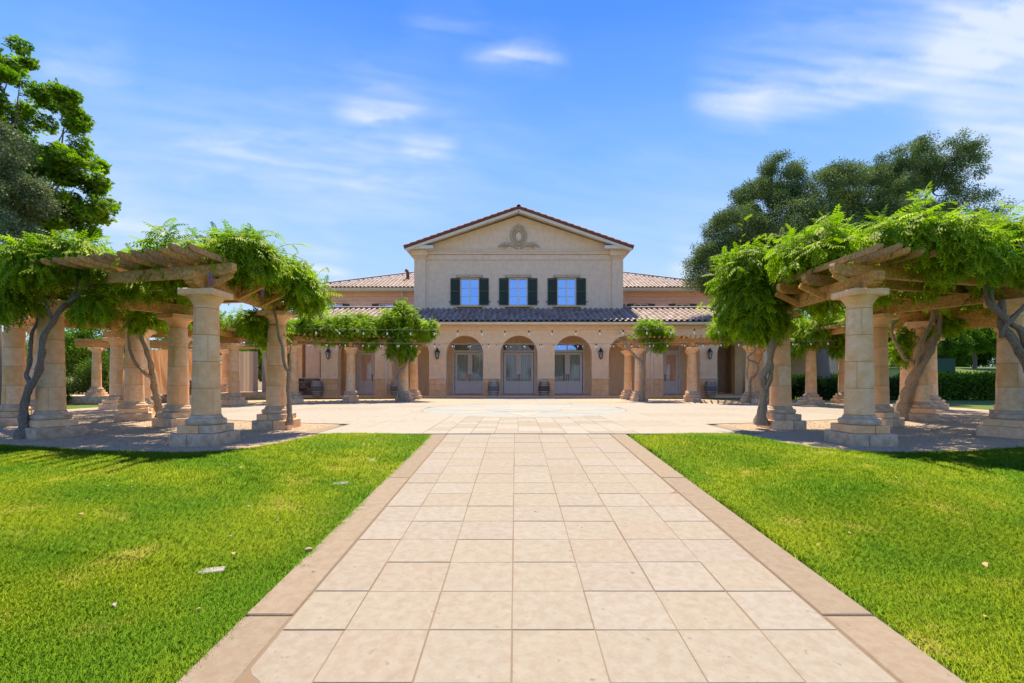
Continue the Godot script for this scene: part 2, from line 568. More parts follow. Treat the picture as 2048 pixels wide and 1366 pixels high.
func build_ground() -> void:
	var b := MB.new()
	var xs := [-700.0, -300.0, -160.0, -110.0, -80.0, -65.0, -52.0, -44.0, -38.0, -33.0, -28.0, -24.0, -20.0, -16.0, -12.0, -8.0, -5.0, -3.0, 0.0, 3.5, 6.0, 9.0, 12.0, 15.0, 18.0, 21.0, 24.0, 28.0, 34.0, 42.0, 55.0, 75.0, 110.0, 200.0, 400.0, 700.0]
	var zs := [500.0, 150.0, 50.0, 20.0, 8.0, 3.0, 0.0, -2.0, -4.0, -6.0, -8.0, -10.0, -14.0, -20.0, -26.0, -30.0, -33.0, -37.0, -42.0, -48.0, -54.0, -62.0, -75.0, -95.0, -130.0, -200.0, -320.0, -600.0, -1000.0]
	for z in zs:
		for x in xs:
			var y: float = ground_at(x, z) - 0.07 + hill(x, z)
			var e := 0.8
			var nx: float = hill(x - e, z) - hill(x + e, z)
			var nz: float = hill(x, z - e) - hill(x, z + e)
			var dry: float = smoothstep(34.0, 42.0, -z) * smoothstep(-24.0, -30.0, x)
			b.col = Color(0.12, 0.20, 0.015).lerp(Color(0.36, 0.27, 0.16), dry)
			b.vert(Vector3(x, y, z), Vector3(nx, 2.0 * e, nz).normalized())
	var w := xs.size()
	for j in zs.size() - 1:
		for i in w - 1:
			var a := j * w + i
			b.face(a, a + 1, a + w + 1)
			b.face(a, a + w + 1, a + w)
	struct("ground", b.mesh(true), M.terrain)
	# front lawns: a soil sheet and its grass
	for s in [-1.0, 1.0]:
		b = MB.new()
		var rows := 36
		var cols: Array[float] = []
		for k in 26:
			cols.append(1.84 + 0.11 * k)
		for k in range(1, 40):
			cols.append(4.59 + 0.35 * k)
		for r in cols:
			var zb := border_z(r)
			for k in rows + 1:
				var z := lerpf(zb, 4.0, float(k) / rows)
				var x: float = AX + s * r
				b.vert(Vector3(x, ground_at(x, z) - 0.012, z), Vector3.UP)
		for i in cols.size() - 1:
			for k in rows:
				var a := i * (rows + 1) + k
				b.face(a, a + 1, a + rows + 2)
				b.face(a, a + rows + 2, a + rows + 1)
		struct("lawn", b.mesh(), M.soil)
	# gravel under the pergolas
	for s in [-1.0, 1.0]:
		var poly := PackedVector2Array()
		for k in [[3.9, -9.02], [3.98, -8.4], [4.05, -7.7], [4.25, -7.2], [4.6, -6.9], [5.1, -6.78], [6.4, -6.95], [8.4, -7.5], [11.0, -9.0], [14.0, -11.3], [15.2, -13.5], [15.6, -16.9], [15.0, -21.0], [12.0, -23.7], [8.9, -24.4], [6.4, -24.7], [5.6, -26.6], [1.7, -26.6]]:
			poly.append(Vector2(k[0], k[1]))
		for k in 25:
			var a := lerpf(-1.42, 1.15, k / 24.0)
			poly.append(Vector2(11.2 * cos(a), -16.35 + 5.75 * sin(a)))
		poly.append(Vector2(4.3, -11.0))
		poly.append(Vector2(4.3, -9.02))
		var g := MB.new()
		var tr := Geometry2D.triangulate_polygon(poly)
		for k in range(0, tr.size(), 3):
			var p: Array[Vector3] = []
			for q in 3:
				p.append(Vector3(AX + s * poly[tr[k + q]].x, -0.012, poly[tr[k + q]].y))
			g.tri_out(p[0], p[1], p[2], p[0] - Vector3(0, 5, 0))
		struct("gravel_bed", g.mesh(), M.gravel)
	# loose stones on the gravel that lies near
	b = MB.new()
	b.ball(Vector3.ZERO, Vector3(1, 0.6, 0.8), 4)
	var stone := b.mesh()
	var where: Array[Transform3D] = []
	var tint := PackedColorArray()
	while where.size() < 26000:
		var r := rnd(4.0, 13.5)
		var s := -1.0 if rng.randf() < 0.5 else 1.0
		var z := rnd(-13.5, -6.7)
		if z > border_z(r) or (absf(r) < 11.2 and z < -16.35 + 5.75 * sqrt(maxf(0.0, 1.0 - r * r / 125.0)) and r < 9.0 and z < -11.5):
			continue
		var k := rnd(0.004, 0.011)
		where.append(Transform3D(Basis.from_euler(Vector3(rnd(-0.4, 0.4), rnd(0, 6), 0)).scaled(Vector3(k, k, k)), Vector3(AX + s * r, -0.012 + k * 0.3, z)))
		var v := rnd(0.55, 1.15)
		tint.append(Color(0.46 * v, 0.37 * v, 0.28 * v))
	var gr := Node3D.new()
	gr.name = "loose_gravel"
	add_child(gr)
	gr.set_meta("kind", "stuff")
	swarm("pebbles", stone, M.pebble, where, tint, gr)

func grass_blades() -> void:
	var tuft: Array[Mesh] = []
	for t in 3:
		var b := MB.new()
		for k in 7:
			var a := rnd(0, TAU)
			var o := Vector3(rnd(-0.022, 0.022), 0, rnd(-0.022, 0.022))
			var d := Vector3(cos(a), 0, sin(a))
			var side := Vector3(-d.z, 0, d.x) * 0.0013
			var h := rnd(0.014, 0.030)
			var m := o + d * h * 0.25 + Vector3(0, h * 0.62, 0)
			var e := o + d * h * rnd(0.5, 1.0) + Vector3(0, h, 0)
			var nn := (Vector3.UP * 1.4 + d * 0.5).normalized()
			var i := b.vert(o - side, nn)
			b.vert(o + side, nn); b.vert(m + side * 0.9, nn); b.vert(m - side * 0.9, nn); b.vert(e, nn)
			b.face(i, i + 1, i + 2); b.face(i, i + 2, i + 3); b.face(i + 3, i + 2, i + 4)
		tuft.append(b.mesh())
	var patch := FastNoiseLite.new()
	patch.seed = 4
	patch.frequency = 0.55
	patch.fractal_octaves = 4
	var grain := FastNoiseLite.new()
	grain.seed = 9
	grain.frequency = 1.7
	for s in [-1.0, 1.0]:
		var holder := Node3D.new()
		holder.name = numbered("grass")
		add_child(holder)
		holder.set_meta("kind", "stuff")
		for band in [[2.0, 3.4, 9000.0, 0], [3.4, 5.0, 6000.0, 1], [5.0, 7.0, 3600.0, 2], [7.0, 11.3, 2000.0, 1]]:
			var where: Array[Transform3D] = []
			var tint := PackedColorArray()
			var wide: float = band[1] * 1.12 + 0.4
			var count := int((wide - 1.84) * (band[1] - band[0]) * band[2])
			for k in count:
				var r := rnd(1.845 if rng.randf() > 0.05 else 1.80, wide)
				var d := rnd(band[0], band[1])
				if -d < border_z(r) - rnd(-0.03, 0.05):
					continue
				var x: float = AX + s * r
				var p := patch.get_noise_2d(x, d)
				var g := grain.get_noise_2d(x, d)
				var f := clampf(0.44 + p * 1.05 + rnd(-0.30, 0.30), 0.0, 1.0)
				var straw := smoothstep(0.34, 0.70, g + p * 0.5 + rnd(-0.18, 0.18)) * 0.50
				var c := Color(0.105, 0.225, 0.008).lerp(Color(0.265, 0.33, 0.011), f).lerp(Color(0.52, 0.42, 0.10), straw)
				var v := rnd(0.8, 1.15)
				var sc: float = rnd(0.75, 1.25) * (1.0 + 0.10 * (band[0] - 2.0))
				var t := Transform3D(Basis(Vector3.UP, rnd(0, TAU)).scaled(Vector3(sc * 1.15, sc * (1.0 - straw * 0.35), sc * 1.15)), Vector3(x, ground_at(x, -d) - 0.013, -d))
				where.append(t)
				tint.append(Color(c.r * v, c.g * v, c.b * v))
			swarm("grass_blades", tuft[band[3]], M.grass, where, tint, holder)

func tidy(p: PackedVector2Array) -> PackedVector2Array:      # drop points that all but coincide or lie on a straight edge
	var q := PackedVector2Array()
	for k in p.size():
		if q.is_empty() or p[k].distance_to(q[q.size() - 1]) > 0.012:
			q.append(p[k])
	while q.size() > 2 and q[0].distance_to(q[q.size() - 1]) <= 0.012:
		q.remove_at(q.size() - 1)
	return q

func slab_from(poly: PackedVector2Array, y: float, thick: float, bev: float) -> ArrayMesh:   # a flat slab with a chamfered rim; poly in (x, z)
	var b := MB.new()
	var p := poly
	var inner := Geometry2D.offset_polygon(p, -bev)
	if inner.is_empty():
		return null
	var q: PackedVector2Array = tidy(inner[0])
	if q.size() < 3:
		return null
	var mid := Vector2.ZERO
	for k in q:
		mid += k / q.size()
	var tr := Geometry2D.triangulate_polygon(q)
	for k in range(0, tr.size(), 3):
		var a := Vector3(q[tr[k]].x, y, q[tr[k]].y)
		b.tri_out(a, Vector3(q[tr[k + 1]].x, y, q[tr[k + 1]].y), Vector3(q[tr[k + 2]].x, y, q[tr[k + 2]].y), a - Vector3(0, 5, 0))
	if q.size() == p.size():
		var best := 0
		for k in p.size():
			if p[k].distance_to(q[0]) < p[best].distance_to(q[0]):
				best = k
		var turn := 1 if Geometry2D.is_polygon_clockwise(p) == Geometry2D.is_polygon_clockwise(q) else -1
		var n := p.size()
		for k in n:
			var a := q[k]
			var c := q[(k + 1) % n]
			var d := p[posmod(best + turn * (k + 1), n)]
			var e := p[posmod(best + turn * k, n)]
			var mm := Vector3(mid.x, y - 1.0, mid.y)
			b.quad_out(Vector3(a.x, y, a.y), Vector3(c.x, y, c.y), Vector3(d.x, y - bev, d.y), Vector3(e.x, y - bev, e.y), mm)
			b.quad_out(Vector3(e.x, y - bev, e.y), Vector3(d.x, y - bev, d.y), Vector3(d.x, y - thick, d.y), Vector3(e.x, y - thick, e.y), mm)
	return b.mesh()

func rect2(x0: float, z0: float, x1: float, z1: float) -> PackedVector2Array:
	return PackedVector2Array([Vector2(x0, z0), Vector2(x1, z0), Vector2(x1, z1), Vector2(x0, z1)])

func build_path() -> void:
	var path := Node3D.new()
	path.name = "path"
	add_child(path)
	path.set_meta("kind", "structure")
	var bed := MB.new()
	bed.box(Transform3D(Basis(Vector3.RIGHT, atan(0.052)), Vector3(0.245, slope(4.6) - 0.0535, -4.6)), Vector3(3.66, 0.10, 9.06))
	part("mortar_bed", bed.mesh(), M.joint, path)
	var cols := [-1.29, -0.942, -0.478, -0.02, 0.439, 0.895, 1.351, 1.78]
	var sl := Basis(Vector3.RIGHT, atan(0.052))
	for r in 21:
		var d0 := 0.072 + 0.43 * r
		for k in 7:
			var x0: float = cols[k]
			var x1: float = cols[k + 1]
			var w := x1 - x0 - rnd(0.004, 0.009)
			var dd := 0.43 - rnd(0.003, 0.008)
			var mid := Vector3((x0 + x1) * 0.5 + rnd(-0.002, 0.002), 0, -(d0 + 0.215) + rnd(-0.002, 0.002))
			mid.y = slope(-mid.z) + rnd(-0.0025, 0.0025)
			var m: ArrayMesh
			var hole := (k == 6 and r == 12) or (k == 0 and r == 5)
			var b := MB.new()
			if hole:
				var sx := 1.0 if k == 6 else -1.0
				var poly := PackedVector2Array([Vector2(-sx * w / 2, -dd / 2), Vector2(sx * w / 2, -dd / 2), Vector2(sx * w / 2, dd / 2 - 0.10), Vector2(sx * (w / 2 - 0.03), dd / 2 - 0.06), Vector2(sx * (w / 2 - 0.085), dd / 2 - 0.02), Vector2(sx * (w / 2 - 0.10), dd / 2), Vector2(-sx * w / 2, dd / 2)])
				m = slab_from(poly, 0.0, 0.05, 0.003)
			else:
				b.box(Transform3D(Basis(), Vector3(0, -0.025, 0)), Vector3(w, 0.05, dd), 0.0022)
				m = b.mesh()
			var t := Transform3D(sl * Basis.from_euler(Vector3(rnd(-0.002, 0.002), rnd(-0.003, 0.003), rnd(-0.0015, 0.0015))), mid)
			part("paving_tile", m, M["tile_%d" % [rng.randi() % 6]], path, t)
	for s in 2:
		var xa: float = [-1.575, 1.792][s]
		var xb: float = [-1.300, 2.085][s]
		for k in 3:
			var da: float = [0.0, 2.79, 5.88][k] + 0.006
			var db: float = [2.79, 5.88, 9.06][k] - 0.006
			var b := MB.new()
			b.box(Transform3D(Basis(), Vector3(0, -0.05, 0)), Vector3(xb - xa, 0.10, db - da), 0.007)
			var z := -(da + db) * 0.5
			part("kerb_stone", b.mesh(), M.kerb if (k + s) % 2 == 0 else M.kerb_b, path, Transform3D(sl, Vector3((xa + xb) * 0.5, slope(-z) + 0.006 + rnd(-0.003, 0.003), z)))

func circle2(r: float, n := 48, c := Vector2(AX, -16.35)) -> PackedVector2Array:
	var p := PackedVector2Array()
	for k in n:
		p.append(c + Vector2(cos(TAU * k / n), sin(TAU * k / n)) * r)
	return p

func build_plaza() -> void:
	var plaza := Node3D.new()
	plaza.name = "plaza"
	add_child(plaza)
	plaza.set_meta("kind", "structure")
	var oval := PackedVector2Array()
	for k in 96:
		oval.append(Vector2(AX + 11.2 * cos(TAU * k / 96.0), -16.35 + 5.75 * sin(TAU * k / 96.0)))
	var outer: PackedVector2Array = Geometry2D.merge_polygons(oval, rect2(-3.78, -11.6, 4.34, -9.08))[0]
	outer = Geometry2D.merge_polygons(outer, rect2(AX - 1.95, -26.55, AX + 1.75, -21.5))[0]
	part("mortar_bed", slab_from(Geometry2D.offset_polygon(outer, -0.02)[0], -0.008, 0.05, 0.01), M.joint, plaza)
	var disc := circle2(3.42)
	var lane := rect2(-1.77, -13.4, 2.34, -9.08)
	var put_slab := func(cell: PackedVector2Array, cut_disc: bool, cut_lane: bool, mats: Array) -> void:
		var todo: Array = Geometry2D.intersect_polygons(cell, outer)
		for other in ([disc] if cut_disc else []) + ([lane] if cut_lane else []):
			var next := []
			for p in todo:
				next.append_array(Geometry2D.clip_polygons(p, other))
			todo = next
		for p in todo:
			p = tidy(p)
			if p.size() < 3:
				continue
			var cut: Array = Geometry2D.offset_polygon(p, -0.003)
			if cut.is_empty() or (cut[0] as PackedVector2Array).size() < 3:
				continue
			cut[0] = tidy(cut[0])
			var m := slab_from(cut[0], rnd(-0.001, 0.001), 0.05, 0.002)
			if m:
				part("paving_slab", m, M[mats[rng.randi() % mats.size()]], plaza)
	var g := 1.37
	for i in range(-9, 10):
		for j in range(0, 14):
			var x0 := AX + (i - 0.5) * g
			var z0 := -9.08 - (j + 1) * g
			put_slab.call(rect2(x0, z0, x0 + g, z0 + g), true, true, ["plaza", "plaza_b", "plaza_b", "plaza_c"])
	for i in 9:
		for j in 10:
			var x0 := -1.77 + i * 4.11 / 9.0
			var z0 := -9.08 - (j + 1) * 0.457
			put_slab.call(Geometry2D.intersect_polygons(rect2(x0, z0, x0 + 4.11 / 9.0, z0 + 0.457), lane)[0] if z0 > -13.4 else rect2(x0, -13.4, x0 + 4.11 / 9.0, z0 + 0.457), true, false, ["tile_0", "tile_2", "plaza", "plaza_c", "tile_2", "plaza_b"])
	# the inlaid star: a blue-grey disc, pale rays, an inner rose ring and a pale eye
	var c := Vector2(AX, -16.35)
	part("inlay_disc", slab_from(circle2(3.41), -0.001, 0.05, 0.003), M.inlay_blue, plaza)
	for k in 4:
		var a := PI / 2 * k + PI / 2
		var d := Vector2(cos(a), sin(a))
		var s := Vector2(-d.y, d.x)
		var ray := PackedVector2Array([c + d * 1.45 - s * 0.62, c + d * 2.3 - s * 0.34, c + d * 3.36, c + d * 2.3 + s * 0.34, c + d * 1.45 + s * 0.62])
		part("inlay_ray", slab_from(ray, 0.003, 0.03, 0.002), M.inlay_pale, plaza)
		a += PI / 4
		d = Vector2(cos(a), sin(a))
		s = Vector2(-d.y, d.x)
		var small := PackedVector2Array([c + d * 1.45 - s * 0.5, c + d * 1.9 - s * 0.36, c + d * 3.2, c + d * 1.9 + s * 0.36, c + d * 1.45 + s * 0.5])
		part("inlay_ray", slab_from(small, 0.0028, 0.03, 0.002), M.inlay_pale if k % 2 == 0 else M.inlay_rose, plaza)
	part("inlay_ring", slab_from(circle2(1.52, 40), 0.007, 0.03, 0.002), M.inlay_pale, plaza)
	part("inlay_ring", slab_from(circle2(1.36, 40), 0.011, 0.03, 0.002), M.inlay_blue, plaza)
	part("inlay_ring", slab_from(circle2(0.66, 32), 0.015, 0.03, 0.002), M.inlay_pale, plaza)
	for s in 2:
		var x: float = [-3.94, 4.50][s]
		var b := MB.new()
		b.box(Transform3D(Basis(), Vector3(x, -0.045, -9.85)), Vector3(0.29, 0.1, 1.55), 0.006)
		part("edging_stone", b.mesh(), M.kerb_b, plaza)

# ---------------------------------------------------------------- the villa
const PITCH := 3.118
const ZF := -27.6       # front of the arcade
const ZB := -30.2       # front of the upper storey and of the wall behind the arcade
const FY := 0.05        # floor

func arch_wall(k0: int, k1: int, xe: float, y1: float, thick: float, z: float, cx: float) -> ArrayMesh:    # arches centred on cx + k * PITCH
	var p := PackedVector2Array()
	p.append(Vector2(-xe, FY))
	for k in range(k0, k1 + 1):
		var c := cx + k * PITCH
		p.append(Vector2(c - 1.07, FY))
		for s in 17:
			var a := PI - PI * s / 16.0
			p.append(Vector2(c + 1.07 * cos(a), 2.44 + 1.07 * sin(a)))
		p.append(Vector2(c + 1.07, FY))
	p.append(Vector2(xe, FY))
	p.append(Vector2(xe, y1))
	p.append(Vector2(-xe, y1))
	var b := MB.new()
	b.prism(p, thick, Transform3D(Basis(), Vector3(XB, 0, z)))
	return b.mesh()

func wall_rects(x0: float, x1: float, y0: float, y1: float, z0: float, z1: float, holes: Array) -> ArrayMesh:    # holes: [x0, x1, y0, y1], side by side
	var b := MB.new()
	var x := x0
	for h in holes:
		if h[0] > x:
			b.bx((x + h[0]) / 2, y0, (z0 + z1) / 2, h[0] - x, y1 - y0, absf(z1 - z0))
		if h[2] > y0:
			b.bx((h[0] + h[1]) / 2, y0, (z0 + z1) / 2, h[1] - h[0], h[2] - y0, absf(z1 - z0))
		if h[3] < y1:
			b.bx((h[0] + h[1]) / 2, h[3], (z0 + z1) / 2, h[1] - h[0], y1 - h[3], absf(z1 - z0))
		x = h[1]
	b.bx((x + x1) / 2, y0, (z0 + z1) / 2, x1 - x, y1 - y0, absf(z1 - z0))
	return b.mesh()

func roof_tile_mesh(w: float, l: float) -> ArrayMesh:      # an S tile: pan and barrel; the length runs along +z (downhill), y up
	var pts := PackedVector2Array()
	pts.append(Vector2(-w / 2, 0.012))
	pts.append(Vector2(-w / 2 + w * 0.16, 0.0))
	pts.append(Vector2(-w / 2 + w * 0.34, 0.008))
	for k in 7:
		var a := PI - PI * k / 6.0
		pts.append(Vector2(w * 0.20 + w * 0.30 * cos(a), 0.012 + w * 0.27 * sin(a)))
	var b := MB.new()
	var n := pts.size()
	for k in n - 1:
		var e := (pts[k + 1] - pts[k]).normalized()
		var nn := Vector3(-e.y, e.x, 0)
		var i := b.vert(Vector3(pts[k].x, pts[k].y, -l / 2), nn)
		b.vert(Vector3(pts[k].x, pts[k].y, l / 2), nn)
		b.vert(Vector3(pts[k + 1].x, pts[k + 1].y, l / 2), nn)
		b.vert(Vector3(pts[k + 1].x, pts[k + 1].y, -l / 2), nn)
		b.face(i, i + 1, i + 2)
		b.face(i, i + 2, i + 3)
		var dn := Vector3(0, -0.018, 0)
		var p := Vector3(pts[k].x, pts[k].y, l / 2)
		var q := Vector3(pts[k + 1].x, pts[k + 1].y, l / 2)
		b.quad(p + dn, q + dn, q, p)
	return b.mesh()

# lay tiles on a slope: from the eave point a along the eave direction e, uphill direction u; width and slope length may shrink at the hips (lo, hi: hip inset per metre uphill)
func lay_tiles(under: Node3D, a: Vector3, e: Vector3, u: Vector3, width: float, rise: float, in0: float, in1: float, tile: Mesh, tw: float, ex: float, own: int, hide: Array = []) -> void:
	var nn := u.cross(e) * -1.0
	if nn.y < 0.0:
		nn = -nn
	var where := {}
	var tint := {}
	for k in 5:
		where[k] = [] as Array[Transform3D]
		tint[k] = PackedColorArray()
	var rows := int(ceil(rise / ex))
	var made := 0
	for r in rows:
		var s := (r + 0.5) * ex
		var x0 := in0 * s
		var x1 := width - in1 * s
		var c := int(ceil((x0 - 0.5 * tw) / tw))
		while (c + 0.5) * tw < x1:
			var x := (c + 0.5) * tw
			c += 1
			if x < x0:
				continue
			var at := a + e * x + u * (s + 0.01) + nn * (0.012 + rnd(0.0, 0.006))
			var bz := (-u + nn * 0.045).normalized()
			var by := bz.cross(e)
			if by.dot(nn) < 0.0:
				by = -by
			var bs := Basis(by.cross(bz), by, bz)
			bs = bs * Basis.from_euler(Vector3(0, rnd(-0.015, 0.015), rnd(-0.03, 0.03)))
			var kind: int = [0, 0, 0, 1, 1, 2, 2, 3, 4][rng.randi() % 9]
			if made < own:
				part("roof_tile", tile, M["roof_%d" % kind], under, Transform3D(bs, at))
				made += 1
			else:
				where[kind].append(Transform3D(bs, at))
				tint[kind].append(Color.WHITE)
	for k in 5:
		if where[k].size():
			swarm("upper_roof_tiles", tile, M["roof_%d" % k], where[k], tint[k], under)

func ridge_caps(under: Node3D, a: Vector3, b: Vector3, m: Material, r := 0.11, singly := true) -> void:
	var mb := MB.new()
	mb.lathe(PackedVector2Array([Vector2(r, -0.22), Vector2(r * 1.12, 0.22)]), 8, Transform3D(), 0.0, PI)
	var cap := mb.mesh()
	var n := int((b - a).length() / 0.4)
	var f := (b - a).normalized()
	var z := f.cross(Vector3.UP).normalized()
	var up := z.cross(f)
	var where: Array[Transform3D] = []
	var tint := PackedColorArray()
	for k in n:
		var t := Transform3D(Basis(z, f, -up), a.lerp(b, (k + 0.5) / n) + up * 0.02)
		if singly:
			part("ridge_tile", cap, m, under, t)
		else:
			where.append(t)
			tint.append(Color.WHITE)
	if not singly:
		swarm("ridge_tiles", cap, m, where, tint, under)

func french_window(under: Node3D, x: float, y: float, z: float, w: float, h: float, rows: int, glass: Material) -> void:
	var win := Node3D.new()
	win.name = "window"
	under.add_child(win, true)
	var b := MB.new()
	var f := 0.055
	b.bx(x - w / 2 + f / 2, y, z, f, h, 0.10)
	b.bx(x + w / 2 - f / 2, y, z, f, h, 0.10)
	b.bx(x, y, z, w - 2 * f, f, 0.10)
	b.bx(x, y + h - f, z, w - 2 * f, f, 0.10)
	b.bx(x, y + f, z + 0.01, 0.09, h - 2 * f, 0.07)
	var iw := (w - 2 * f - 0.09) / 2
	for s in [-1.0, 1.0]:
		var cx: float = x + s * (0.045 + iw / 2)
		for k in range(1, rows):
			b.bx(cx, y + f + (h - 2 * f) * k / rows - 0.018, z + 0.012, iw, 0.036, 0.05)
	part("frame", b.mesh(), M.frame, win)
	for s in [-1.0, 1.0]:
		var cx: float = x + s * (0.045 + iw / 2)
		for k in rows:
			var p := MB.new()
			var ph := (h - 2 * f) / rows - 0.036
			p.box(Transform3D(Basis.from_euler(Vector3(rnd(-0.01, 0.01), rnd(-0.01, 0.01), 0)), Vector3(cx, y + f + (h - 2 * f) * (k + 0.5) / rows, z - 0.012)), Vector3(iw, ph, 0.008))
			part("pane", p.mesh(), glass, win)

func shutter(under: Node3D, x: float, y: float, z: float, w: float, h: float) -> void:
	var s := Node3D.new()
	s.name = "shutter"
	under.add_child(s, true)
	var b := MB.new()
	for k in 2:
		b.bx(x + (k * 2 - 1) * (w / 2 - 0.03), y, z, 0.06, h, 0.05)
	for k in 3:
		b.bx(x, y + k * (h - 0.07) / 2, z, w - 0.12, 0.07, 0.046)
	part("frame", b.mesh(), M.shutter, s)
	b = MB.new()
	for k in 26:
		var yy := y + 0.08 + (h - 0.16) * k / 26.0
		if absf(yy - (y + h / 2)) < 0.05:
			continue
		b.box(Transform3D(Basis(Vector3.RIGHT, 0.6), Vector3(x, yy + 0.02, z)), Vector3(w - 0.12, 0.05, 0.012))
	var sl := part("louvres", b.mesh(), M.shutter, s)
	sl.set_meta("kind", "stuff")

func door_leaf(under: Node3D, x: float, z: float, w: float, h: float, side: float, solid_bottom := 0.78) -> void:
	var d := Node3D.new()
	d.name = "door_leaf"
	under.add_child(d, true)
	var b := MB.new()
	var y := FY + 0.03
	var st := 0.14
	b.bx(x - w / 2 + st / 2, y, z, st, h, 0.05, 0.004)
	b.bx(x + w / 2 - st / 2, y, z, st, h, 0.05, 0.004)
	b.bx(x, y + h - st, z, w - 2 * st, st, 0.05, 0.004)
	b.bx(x, y, z, w - 2 * st, 0.24, 0.05, 0.004)
	b.bx(x, y + solid_bottom - 0.12, z, w - 2 * st, 0.14, 0.05, 0.004)
	b.bx(x, y + 0.24, z - 0.012, w - 2 * st, solid_bottom - 0.36, 0.02)
	b.bx(x, y + 0.29, z + 0.002, w - 2 * st - 0.10, solid_bottom - 0.46, 0.02, 0.008)
	part("frame", b.mesh(), M.door_paint, d)
	var p := MB.new()
	p.bx(x, y + solid_bottom + 0.02, z, w - 2 * st, h - st - solid_bottom - 0.02, 0.008)
	part("pane", p.mesh(), M.glass, d)
	var k := MB.new()
	var hx := x + side * (w / 2 - 0.06)
	k.bx(hx, y + 0.80, z + 0.075, 0.03, 0.42, 0.03, 0.008)
	k.bx(hx, y + 0.84, z + 0.045, 0.05, 0.08, 0.05)
	k.bx(hx, y + 1.12, z + 0.045, 0.05, 0.08, 0.05)
	part("handle", k.mesh(), M.iron, d)
	k = MB.new()
	for q in 4:
		k.bx(x - side * (w / 2 + 0.012), y + 0.28 + q * (h - 0.6) / 3.0, z + 0.03, 0.03, 0.13, 0.03)
	part("hinges", k.mesh(), M.iron, d).set_meta("kind", "stuff")

func curtain_sheet(x0: float, x1: float, y0: float, y1: float, z: float, waves: float, amp: float) -> ArrayMesh:
	var b := MB.new()
	var n := int(waves * 8)
	for k in n:
		var u0 := float(k) / n
		var u1 := float(k + 1) / n
		var za := z + amp * sin(u0 * TAU * waves) + amp * 0.5 * sin(u0 * 17.0)
		var zb := z + amp * sin(u1 * TAU * waves) + amp * 0.5 * sin(u1 * 17.0)
		b.quad(Vector3(lerpf(x0, x1, u0), y0, za), Vector3(lerpf(x0, x1, u1), y0, zb), Vector3(lerpf(x0, x1, u1), y1, zb), Vector3(lerpf(x0, x1, u0), y1, za))
	return b.mesh()

